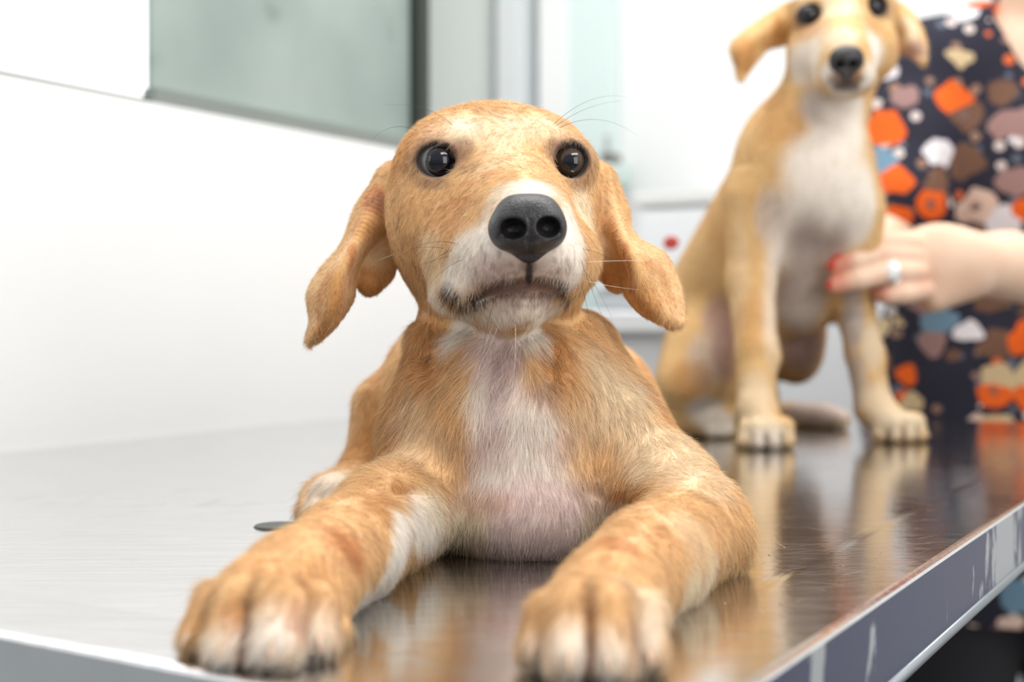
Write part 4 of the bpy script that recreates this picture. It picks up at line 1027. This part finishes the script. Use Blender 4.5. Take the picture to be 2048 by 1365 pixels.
# hind feet
f_.cone(P(1375, 770, 1.265), onB(1372, 1.268, 0.020), 0.030, 0.0200, 0.012)
f_.cone(onB(1372, 1.268, 0.020), onB(1425, 1.250, 0.0150), 0.0200, 0.0155, 0.008)
for (x0, d0_, x1, d1_) in ((1420, 1.252, 1430, 1.238), (1432, 1.252, 1446, 1.241), (1440, 1.256, 1457, 1.248)):
    toe(f_, 0.003, ((x0, 842, d0_), (x1, 0, d1_), 0.0086, 0.0076), [])
f_.cone(onB(1580, 1.385, 0.013), onB(1650, 1.365, 0.0125), 0.014, 0.0125, 0.01)
f_.cone(onB(1650, 1.365, 0.013), onB(1684, 1.350, 0.0105), 0.0125, 0.0105, 0.006)
bB.merge(f_, 0.020)
bB.chain([onB(1500, 1.40, .03), onB(1440, 1.44, .012), onB(1380, 1.45, .009), onB(1350, 1.42, .007)], [.02, .012, .009, .005], .01)
# head
hB = Field((0.12, 1.0, TZ + 0.16), (0.42, 1.30, TZ + 0.42), HB)
hB.ell(P(1680, 15, 1.180), (0.0500, 0.050, 0.0440), 0.0)
hB.ell(P(1628, 105, 1.160), (0.0235, 0.030, 0.0280), 0.014); hB.ell(P(1742, 100, 1.160), (0.0235, 0.030, 0.0280), 0.014)
hB.cone(P(1683, 40, 1.150), P(1690, 100, 1.090), 0.0230, 0.0160, 0.016)
hB.cone(P(1684, 110, 1.145), P(1692, 138, 1.088), 0.0320, 0.0200, 0.012)
hB.ell(P(1690, 162, 1.120), (0.0240, 0.034, 0.0150), 0.008)
hB.cone(P(1684, 90, 1.19), P(1660, 200, 1.19), 0.040, 0.036, 0.012)
eBL = P(1617, 34, 1.1480); eBR = P(1744, 18, 1.1480)
for e_ in (eBL, eBR): hB.ell(e_, (0.0135, 0.011, 0.0125), 0.008)
for e_ in (eBL, eBR): hB.ell(e_ + np.array([0, -0.011, 0]), (0.0090, 0.016, 0.0088), 0.0018, 's')
mB = carve(hB, [(1665, 170), (1680, 168), (1695, 168), (1712, 167), (1726, 165)], 0.0018, 0.003)
gBL = [[P(1588, 0, 1.17), P(1585, 40, 1.17), P(1576, 85, 1.18)], [P(1522, 40, 1.175), P(1524, 68, 1.165), P(1532, 98, 1.18)],
       [P(1466, 88, 1.17), P(1486, 105, 1.158), P(1512, 120, 1.17)], [P(1474, 132, 1.165), P(1482, 142, 1.16), P(1494, 142, 1.165)], [P(1479, 158, 1.16), P(1482, 160, 1.16), P(1485, 158, 1.16)]]
gBR = [[P(1778, -12, 1.17), P(1784, 25, 1.17), P(1782, 66, 1.18)], [P(1815, 20, 1.175), P(1812, 50, 1.165), P(1796, 84, 1.18)],
       [P(1838, 52, 1.17), P(1826, 80, 1.158), P(1802, 98, 1.17)], [P(1850, 92, 1.165), P(1842, 105, 1.16), P(1824, 110, 1.165)], [P(1849, 124, 1.16), P(1845, 126, 1.16), P(1838, 122, 1.16)]]
eB = Field((0.12, 1.0, TZ + 0.24), (0.42, 1.30, TZ + 0.42), HB)
eB.sheet(gBL, 0.0024, 0.0, 36, 20); eB.sheet(gBR, 0.0024, 0.0, 36, 20)
hB.merge(eB, 0.006)
bB.merge(hB, 0.012)
bB.floor(TOPZ)
VB, QB = bB.mesh()
pB = Paint(np.array(srgb(228, 186, 126))); S_keep = S
def bb(px, py, rpx, col, amt=1.0, ry=None, rd=None, soft=.8):
    q = bB.surf(px, py, .95, 1.6)
    if q is None: print('MISSB', px, py); return
    d = proj(q)[2][0]; r = rpx / F * d; pB.blob(q, (r, rd or r * 1.4, (ry / F * d) if ry else r), col, amt, soft)
grw = np.array(srgb(206, 192, 184)); pkb = np.array(srgb(186, 150, 142))
bb(1645, 330, 75, wh, 1, 70); bb(1650, 420, 90, wh, 1, 90); bb(1680, 250, 60, wh, 1, 80); bb(1640, 210, 40, grw, .9, 40); bb(1690, 215, 45, wh, .9, 40); bb(1590, 480, 50, wh, .9, 110); bb(1720, 420, 40, wh, 1, 100)
bb(1615, 470, 36, grw, .8, 60, soft=1.4); bb(1680, 470, 20, grw, .6, 70, soft=1.4); bb(1600, 600, 50, grw, .9, 90); bb(1640, 520, 50, grw, .8, 60); bb(1610, 690, 50, pkb, .9, 60); bb(1440, 640, 36, pkb, .8, 50); bb(1410, 720, 36, grw, .6, 60); bb(1450, 700, 26, pkb, .7, 60)  # chest recesses greyed with painted shade; belly and inner thighs own colour
bb(1540, 430, 30, grw, .7, 60); bb(1545, 560, 20, wh, .55, 110, soft=1.4); bb(1540, 660, 18, wh, .5, 80, soft=1.4); bb(1510, 800, 40, lt, .6, 60); bb(1535, 870, 55, lt, .9, 30); bb(1520, 880, 20, wh, .7, 24); bb(1550, 880, 20, wh, .7, 24)
bb(1705, 560, 26, grw, 1, 70); bb(1705, 640, 22, grw, .9, 60); bb(1710, 760, 22, grw, .7, 60); bb(1760, 800, 40, lt, .7, 40); bb(1800, 850, 60, lt, .9, 30); bb(1745, 690, 24, lt, .8, 50)
bb(1480, 560, 18, lt, .3, 150); bb(1500, 640, 30, dk, .4, 60); bb(1380, 760, 40, dk, .6, 40); bb(1410, 820, 36, wh, .9, 30); bb(1440, 850, 36, wh, .9, 26); bb(1640, 820, 70, grw, .9, 30)
bb(1560, 250, 50, dk, .4, 40); bb(1440, 420, 50, dk, .25, 90); bb(1550, 200, 30, dk, .4)
bb(1625, 110, 46, wh, .9, 50, soft=1.4); bb(1600, 130, 30, wh, .9, 40); bb(1750, 105, 42, wh, 1, 50); bb(1655, 150, 30, wh, 1, 26); bb(1740, 150, 30, wh, 1, 30); bb(1690, 185, 50, wh, 1, 16); bb(1685, 70, 30, lt, .8, 40); bb(1680, 10, 40, lt, .7, 40)
bb(1617, 60, 34, dk, .5, 22); bb(1745, 50, 26, dk, .35, 22); bb(1694, 155, 36, brn, .8, 14); bb(1696, 172, 30, blk, .85, 7)
bb(1490, 110, 28, dk, .8, 40); bb(1555, 60, 12, dk, .8, 30); bb(1830, 100, 24, np.array(srgb(206, 168, 150)), .9, 22); bb(1815, 60, 22, lt, .8, 30); bb(1797, 85, 12, redb, .8, 14)
for tp_ in (tipsB, tipsB2):
    for i in range(3):
        m_ = (tp_[i][2] + tp_[i + 1][2]) / 2; pB.blob(m_ + [0, -.004, .002], (.0025, .01, .008), brn, .7, .8)
for e_ in (eBL, eBR): pB.blob(e_ + [0, -.004, 0], (.0150, .016, .0140), brn, .8, .5); pB.blob(e_ + [0, -.004, 0], (.0118, .016, .0112), blk * .4, 1, .25)
dogB = empty('puppy', (0.22, 1.20, TZ), 'white-chested tan puppy sitting upright at the back of the table', 'dog')
me = npmesh('body', VB, QB); color_mesh(me, pB); link('body', me, m_skin, dogB)
nB = Field((0.25, 1.0, TZ + 0.28), (0.32, 1.12, TZ + 0.36), 0.0007)
nB.ell(P(1693, 113, 1.072), (0.0130, 0.013, 0.0090), 0.0); nB.ell(P(1678, 124, 1.070), (0.0080, .011, .0088), 0.004); nB.ell(P(1708, 123, 1.070), (0.0080, .011, .0088), 0.004)
nB.cone(P(1693, 125, 1.068), P(1693, 150, 1.074), 0.0100, 0.0055, 0.003)
for (x, y) in ((1680, 128), (1707, 127)): q = nB.surf(x, y, .95, 1.2); nB.ell(q, (.0036, .006, .0030), .001, 's')
Vn, Qn = nB.mesh(); link('nose', npmesh('nose', Vn, Qn), m_nose, dogB)['label'] = 'black nose'
mEB = eye_mat('dark_brown_eye', (0.02, 0.014, 0.012), (-.2, -1, 0), 0.8, 0.5, (0.05, 0.05, 0.05))
for e_ in (eBL, eBR): ball('eye', e_ + np.array([0, 0.0005, 0]), ER, mEB, dogB)
G_A = G; G = []; 
def g2(px, py, dx, dy, back=0.3, r=1.0):
    q = bB.surf(px, py, .95, 1.6)
    if q is None: return
    v = np.array([dx, 0, -dy], float); v /= np.linalg.norm(v); v[1] = back; G.append((q, v / np.linalg.norm(v), r))
for a in ((1680, 20, 0, -1), (1620, 80, -.4, 1), (1740, 80, .4, 1), (1690, 180, 0, 1), (1600, 250, -.3, 1), (1690, 260, 0, 1), (1500, 300, -.4, 1), (1400, 500, -.3, 1), (1650, 400, 0, 1), (1500, 600, 0, 1), (1510, 780, 0, 1), (1535, 870, 0, 1, -.4),
          (1710, 600, 0, 1), (1740, 780, .2, 1), (1800, 850, .5, 1, -.4), (1400, 700, -.3, 1), (1420, 850, .6, .5), (1500, 90, -.8, .6), (1830, 80, .6, .8), (1600, 650, 0, 1), (1350, 700, 0, 1)): g2(*a)
def fdB(c):
    n = bB.grad(c); view = np.array([0, 0, CAMZ]) - c; view /= np.linalg.norm(view, axis=1)[:, None]
    w_ = np.where((n * view).sum(1) < -.4, .25, 1.0) * np.where(c[:, 2] < TOPZ + .0015, 0, 1)
    for e_ in (eBL, eBR): w_ = w_ * (np.linalg.norm(c - e_ + [0, .006, 0], axis=1) > .0135)
    return w_ * (np.linalg.norm((c - P(1693, 125, 1.07)) / [1.2, 1.5, 1.2], axis=1) > .012)
grow_fur('fur', dogB, VB, QB, bB, pB, G, 90000, lambda p: np.full(len(p), .0062), fdB, m_fur, rad=1.1e-4, lift=.3, seed=3, npt=4)
for tp_ in (tipsB, tipsB2):
    for (a, m_, c, r) in tp_:
        d = c - m_; d[2] = 0; d /= np.linalg.norm(d); s_ = c + d * r * .8 + np.array([0, 0, .001])
        tube('claw', [s_ - d * .002, s_ + d * .0018, s_ + d * .0042 + np.array([0, 0, -.0035])], [.0014, .0012, .0003], m_claw, dogB, 8)
# ------------------------------------------------------------------ the person holding the sitting puppy
pers = empty('person', (0.66, 1.66, 0.0), 'person in a dark orange and cream print scrub top, holding the sitting puppy', 'person')
m_hum, nt, b_ = new_mat('fair_skin')
tc = N(nt, 'ShaderNodeTexCoord'); nz = N(nt, 'ShaderNodeTexNoise', Scale=22.0, Detail=3.0); nt.links.new(tc.outputs['Object'], nz.inputs['Vector'])
at_ = N(nt, 'ShaderNodeAttribute', _attribute_name='tint')
mx = N(nt, 'ShaderNodeMix', _data_type='RGBA', _blend_type='MULTIPLY'); mx.inputs[0].default_value = 1.0
rp = N(nt, 'ShaderNodeValToRGB'); e = rp.color_ramp.elements; e[0].position = .35; e[0].color = (.93, .86, .84, 1); e[1].position = .65; e[1].color = (1, 1, 1, 1)
nt.links.new(nz.outputs[0], rp.inputs[0]); nt.links.new(at_.outputs['Color'], mx.inputs[6]); nt.links.new(rp.outputs[0], mx.inputs[7]); nt.links.new(mx.outputs[2], b_.inputs['Base Color'])
b_.inputs['Roughness'].default_value = .5; b_.inputs['Subsurface Weight'].default_value = .12; b_.inputs['Subsurface Radius'].default_value = (.01, .004, .002); b_.inputs['Subsurface Scale'].default_value = .4
HP = 0.0025
pf = Field((0.20, 1.08, 0.98), (1.02, 1.85, 1.78), HP)
ncz = P(2095, -40, 1.60)
pf.ell(P(2080, 330, 1.63) , (0.150, 0.085, 0.20), 0.0)                       # chest under the top
pf.cone(P(2090, 90, 1.62), P(2098, -90, 1.595), 0.056, 0.050, 0.03)          # neck
pf.cone(P(1860, 150, 1.61), P(2320, 150, 1.61), 0.050, 0.050, 0.03)
hc = P(2100, -235, 1.575)
pf.ell(hc + [0, .012, .02], (0.074, 0.092, 0.088), 0.01)
pf.ell(hc + [0, -.020, -.045], (0.055, 0.062, 0.062), 0.03)
pf.cone(hc + [0, -.085, .0], hc + [0, -.100, -.026], .008, .012, .01)         # nose
pf.ell(hc + [0, -.072, -.062], (.024, .014, .010), .008)
for s_ in (-1, 1):
    pf.ell(hc + [s_ * .076, .012, -.01], (.008, .020, .032), .006)
    pf.ell(hc + [s_ * .030, -.078, .008], (.015, .010, .008), .004, 's')
# viewer's left arm: passes behind the puppy
aL = [P(1838, 165, 1.610), P(1795, 440, 1.560), P(1655, 592, 1.475), P(1500, 560, 1.425)]
pf.chain(aL, [.046, .038, .030, .026], .012)
pf.cone(P(1500, 560, 1.425), P(1430, 530, 1.405), .026, .028, .01)
for (a, b, c) in (((1440, 505, 1.400), (1380, 488, 1.375), (1344, 486, 1.345)), ((1435, 525, 1.40), (1385, 515, 1.372), (1366, 512, 1.338)), ((1432, 545, 1.40), (1392, 545, 1.372), (1374, 545, 1.340)), ((1436, 565, 1.40), (1400, 572, 1.375), (1386, 576, 1.350))):
    pf.chain([P(*a), P(*b), P(*c)], [.0105, .0092, .0076], .003)
pf.chain([P(1470, 520, 1.40), P(1450, 480, 1.375), P(1440, 462, 1.35)], [.012, .0105, .009], .003)
# viewer's right arm
pf.chain([P(2365, 165, 1.610), P(2345, 560, 1.480), P(2200, 560, 1.370), P(2015, 532, 1.280)], [.046, .042, .042, .0335], .012)
hd_ = Field((0.20, 1.08, 0.98), (0.62, 1.40, 1.18), 0.0025)
hd_.cone(P(2015, 532, 1.280), P(1935, 525, 1.250), .0335, .0290, 0.0)
hd_.ell(P(1880, 524, 1.235), (.046, .019, .0370), .015)
hd_.cone(P(1930, 560, 1.25), P(1868, 598, 1.238), .020, .0130, .012)
fing = [((1822, 487, 1.226), (1752, 487, 1.198), (1712, 503, 1.186), (1684, 516, 1.186), .0112),
        ((1822, 512, 1.222), (1756, 508, 1.194), (1708, 523, 1.180), (1672, 534, 1.184), .0108),
        ((1832, 545, 1.220), (1776, 545, 1.192), (1716, 560, 1.178), (1670, 572, 1.182), .0108),
        ((1846, 580, 1.224), (1800, 588, 1.200), (1772, 590, 1.196), (1752, 584, 1.200), .0096)]
for a, b, c, d, r in fing: hd_.chain([P(*a), P(*b), P(*c), P(*d)], [r * 1.05, r, r * .9, r * .78], .0018)
hd_.chain([P(1900, 570, 1.258), P(1830, 562, 1.275), P(1770, 552, 1.278), P(1732, 548, 1.272)], [.014, .0125, .0112, .0095], .004)
pf.merge(hd_, .008)
Vp, Qp = pf.mesh()
sk = Paint(np.array(srgb(240, 206, 178))); rs = np.array(srgb(214, 128, 104))
for a, b, c, d, r in fing: sk.blob(P(*d), (.014, .016, .012), rs, .75, .9); sk.blob(P(*b), (.010, .012, .008), rs, .15, .9)
sk.blob(P(1840, 560, 1.215), (.016, .02, .016), rs, .25, .9)
sk.blob(hc + [0, -.078, -.062], (.024, .02, .009), np.array(srgb(190, 96, 90)), .8, .4)
me = npmesh('body', Vp, Qp); color_mesh(me, sk); link('body', me, m_hum, pers)
m_nail = simple('red_nail_varnish', srgb(196, 52, 36), .3, coat=.3)
def nail(p, n, r=.0062):
    bm = bmesh.new(); bmesh.ops.create_uvsphere(bm, u_segments=20, v_segments=12, radius=1)
    q = Vector(n).to_track_quat('Z', 'Y').to_matrix()
    for v in bm.verts: v.co = Vector(p) + q @ Vector((v.co.x * r, v.co.y * r * .85, v.co.z * .0024))
    o = bmobj('fingernail', bm, m_nail, pers, True)
nail(P(1677, 511, 1.180), (-.35, -1, .25), .0058); nail(P(1664, 530, 1.179), (-.5, -1, .1), .0052); nail(P(1661, 570, 1.178), (-.6, -1, .1), .0048)
nail(P(1342, 486, 1.336), (-.45, -1, .1), .0085)
# eyes and hair of the person (above the frame)
for s_ in (-1, 1): ball('eye', hc + np.array([s_ * .030, -.066, .008]), .0118, eye_mat('person_eye', (.08, .05, .03), (0, -1, -.1), .5, .22, (.8, .78, .76)), pers, seg=24)
hf = Field(tuple(hc - [.15, .15, .25]), tuple(hc + [.15, .18, .18]), .004)
hf.ell(hc + [0, .020, .030], (.082, .098, .092), 0); hf.cone(hc + [0, .085, .0], hc + [0, .10, -.12], .045, .030, .02); hf.ell(hc + [0, -.085, -.045], (.060, .070, .085), .01, 's')
vh, qh = hf.mesh(); link('hair', npmesh('hair', vh, qh), simple('brown_hair', (.06, .035, .02), .5, bump=.5, bscale=200), pers)
# scrub top
HS = 0.004
sf = Field((0.36, 1.35, 0.60), (1.05, 1.90, 1.47), HS)
sf.cone(P(2085, 330, 1.635), P(2085, 400, 1.635), .135, .135, 0)
sf.ell(P(2085, 330, 1.635), (.185, .118, .20), .03)
def rz(p, z): q = np.array(p); q[2] = z; return q
lowc = rz(P(2040, 800, 1.650), .90)
sf.ell(rz(lowc, .86), (.205, .128, .30), .06)
sf.ell(rz(lowc + [0, .01, 0], .74), (.212, .135, .24), .05)
sf.cone(P(1862, 140, 1.61), P(2318, 140, 1.61), .060, .060, .04)
sf.cone(P(1960, 95, 1.61), P(2220, 95, 1.61), .050, .050, .04)
sf.chain([P(1842, 150, 1.61), P(1822, 270, 1.59), P(1800, 395, 1.565)], [.062, .062, .064], .02)
sf.chain([P(2362, 150, 1.61), P(2362, 290, 1.575), P(2358, 410, 1.545)], [.062, .062, .064], .02)
sf.cone(P(2092, 95, 1.590), P(2110, -80, 1.55), .052, .085, .006, 's')                 # neck opening
sf.cone(P(2092, 170, 1.515), P(2096, 40, 1.545), .010, .060, .006, 's')                # V
for (x, y, d, ln) in ((1900, 420, 1.53, .1), (1960, 300, 1.51, .12), (1850, 640, 1.50, .12), (2000, 640, 1.49, .12)):   # soft folds
    a = P(x, y, d); sf.cone(a + [0, -.02, ln / 2], a + [.03, -.02, -ln / 2], .010, .012, .02, 's')
X_ = sf.win(sf.i0 * sf.h, (sf.i0 + sf.n) * sf.h, 0); zlo = .635
sf.d = np.maximum(sf.d, (zlo + .012 * np.sin(X_[1] * 24) - X_[3]) * np.ones_like(sf.d))
m_print, nt, b_ = new_mat('charcoal_cotton_with_orange_cream_print')
tc = N(nt, 'ShaderNodeTexCoord')
dsn = N(nt, 'ShaderNodeTexNoise', Scale=30.0); nt.links.new(tc.outputs['Object'], dsn.inputs['Vector'])
va = N(nt, 'ShaderNodeMix', _data_type='RGBA'); va.inputs[0].default_value = .03; nt.links.new(tc.outputs['Object'], va.inputs[6]); nt.links.new(dsn.outputs['Color'], va.inputs[7])
mp = N(nt, 'ShaderNodeMapping'); mp.inputs['Scale'].default_value = (25, 9, 28); nt.links.new(va.outputs[2], mp.inputs[0])
v1 = N(nt, 'ShaderNodeTexVoronoi', _distance='EUCLIDEAN', Scale=1.0, Randomness=.78); nt.links.new(mp.outputs[0], v1.inputs['Vector'])
sep = N(nt, 'ShaderNodeSeparateColor'); nt.links.new(v1.outputs['Color'], sep.inputs[0])
rc = N(nt, 'ShaderNodeValToRGB'); rc.color_ramp.interpolation = 'CONSTANT'; e = rc.color_ramp.elements
pal = [(0, (232, 100, 34)), (.22, (206, 182, 142)), (.38, (112, 82, 66)), (.56, (226, 222, 226)), (.68, (150, 118, 114)), (.84, (222, 192, 176)), (.97, (110, 140, 160))]
e[0].position = 0; e[0].color = (*srgb(*pal[0][1]), 1); e[1].position = pal[1][0]; e[1].color = (*srgb(*pal[1][1]), 1)
for p_, c_ in pal[2:]: n_ = e.new(p_); n_.color = (*srgb(*c_), 1)
nt.links.new(sep.outputs[0], rc.inputs[0])
thr = N(nt, 'ShaderNodeMapRange'); thr.inputs[1].default_value = 0; thr.inputs[2].default_value = 1; thr.inputs[3].default_value = .38; thr.inputs[4].default_value = .60; nt.links.new(sep.outputs[1], thr.inputs[0])
lt_ = N(nt, 'ShaderNodeMath', _operation='LESS_THAN'); nt.links.new(v1.outputs['Distance'], lt_.inputs[0]); nt.links.new(thr.outputs[0], lt_.inputs[1])
cen = N(nt, 'ShaderNodeMath', _operation='LESS_THAN'); cen.inputs[1].default_value = .17; nt.links.new(v1.outputs['Distance'], cen.inputs[0])
big = N(nt, 'ShaderNodeMath', _operation='GREATER_THAN'); big.inputs[1].default_value = .60; nt.links.new(sep.outputs[2], big.inputs[0])
cc = N(nt, 'ShaderNodeMath', _operation='MULTIPLY'); nt.links.new(cen.outputs[0], cc.inputs[0]); nt.links.new(big.outputs[0], cc.inputs[1])
inner = N(nt, 'ShaderNodeMix', _data_type='RGBA'); nt.links.new(cc.outputs[0], inner.inputs[0]); nt.links.new(rc.outputs[0], inner.inputs[6]); inner.inputs[7].default_value = (*srgb(120, 96, 92), 1)
# small sprinkles between the motifs
mp4 = N(nt, 'ShaderNodeMapping'); mp4.inputs['Scale'].default_value = (52, 20, 52); nt.links.new(tc.outputs['Object'], mp4.inputs[0])
v2 = N(nt, 'ShaderNodeTexVoronoi', Scale=1.0, Randomness=.9); nt.links.new(mp4.outputs[0], v2.inputs['Vector'])
s2 = N(nt, 'ShaderNodeSeparateColor'); nt.links.new(v2.outputs['Color'], s2.inputs[0])
l2 = N(nt, 'ShaderNodeMath', _operation='LESS_THAN'); l2.inputs[1].default_value = .33; nt.links.new(v2.outputs['Distance'], l2.inputs[0])
g2_ = N(nt, 'ShaderNodeMath', _operation='GREATER_THAN'); g2_.inputs[1].default_value = .45; nt.links.new(s2.outputs[0], g2_.inputs[0])
m2 = N(nt, 'ShaderNodeMath', _operation='MULTIPLY'); nt.links.new(l2.outputs[0], m2.inputs[0]); nt.links.new(g2_.outputs[0], m2.inputs[1])
rc2 = N(nt, 'ShaderNodeValToRGB'); rc2.color_ramp.interpolation = 'CONSTANT'; e = rc2.color_ramp.elements; e[0].color = (*srgb(150, 118, 100), 1); e[1].position = .3; e[1].color = (*srgb(215, 200, 195), 1)
n_ = e.new(.6); n_.color = (*srgb(96, 104, 120), 1); n_ = e.new(.85); n_.color = (*srgb(220, 110, 60), 1); nt.links.new(s2.outputs[1], rc2.inputs[0])
bs = N(nt, 'ShaderNodeMix', _data_type='RGBA'); bs.inputs[6].default_value = (*srgb(44, 44, 56), 1); nt.links.new(m2.outputs[0], bs.inputs[0]); nt.links.new(rc2.outputs[0], bs.inputs[7])
fin = N(nt, 'ShaderNodeMix', _data_type='RGBA'); nt.links.new(lt_.outputs[0], fin.inputs[0]); nt.links.new(bs.outputs[2], fin.inputs[6]); nt.links.new(inner.outputs[2], fin.inputs[7])
nt.links.new(fin.outputs[2], b_.inputs['Base Color']); b_.inputs['Roughness'].default_value = .85; b_.inputs['Specular IOR Level'].default_value = .2
vs, qs = sf.mesh(); link('scrub_top', npmesh('scrub_top', vs, qs), m_print, pers)['label'] = 'dark printed scrub top'
# trousers and shoes
tf = Field((0.40, 1.50, 0.05), (0.92, 1.85, 0.80), .006)
lc = rz(lowc, .0)
for s_ in (-1, 1):
    tf.chain([rz(lc + [s_ * .09, 0, 0], .74), rz(lc + [s_ * .10, .0, 0], .46), rz(lc + [s_ * .105, .01, 0], .10)], [.105, .080, .065], .02)
tf.floor(.07)
vt, qt = tf.mesh(); link('trousers', npmesh('trousers', vt, qt), simple('black_cotton', (.010, .010, .013), .9), pers)
for s_ in (-1, 1):
    sh = Field(tuple(rz(lc + [s_ * .105 - .08, -.22, 0], -.01)), tuple(rz(lc + [s_ * .105 + .08, .12, 0], .14)), .004)
    q = lc + [s_ * .105, 0, 0]
    sh.cone(rz(q + [0, .03, 0], .045), rz(q + [0, -.13, 0], .032), .044, .036, 0); sh.cone(rz(q + [0, .01, 0], .06), rz(q + [0, .01, 0], .10), .044, .044, .01); sh.floor(.0005)
    v_, q_ = sh.mesh(); link('shoe', npmesh('shoe', v_, q_), simple('white_clog_plastic', (.7, .7, .7), .4), pers)
# bracelet and ring
def loop(name, c, axis, r1, r2, th, mat):
    ax = Vector(axis).normalized(); u = ax.cross(Vector((0, 0, 1))).normalized(); v = ax.cross(u)
    pts = [Vector(c) + u * math.cos(t) * r1 + v * math.sin(t) * r2 for t in np.linspace(0, 2 * math.pi, 41)]
    return tube(name, pts, th, mat, pers, 8, False)
wr = P(2012, 531, 1.279)
loop('bracelet', wr, P(1935, 525, 1.25) - P(2100, 545, 1.32), .0345, .0350, .0011, simple('bronze_chain', (.16, .10, .07), .4, metal=.6))
rg = P(1778, 546, 1.1925)
m_sil = simple('silver', (.85, .85, .86), .15, metal=1)
loop('ring', rg, P(1716, 560, 1.178) - P(1832, 545, 1.22), .0118, .0118, .0017, m_sil)
ball('ring_stone', rg + np.array([-.001, -.0118, .001]), .0085, simple('white_pearl', (.93, .93, .92), .12, coat=.5), pers, (.72, .5, 1.05), 24)
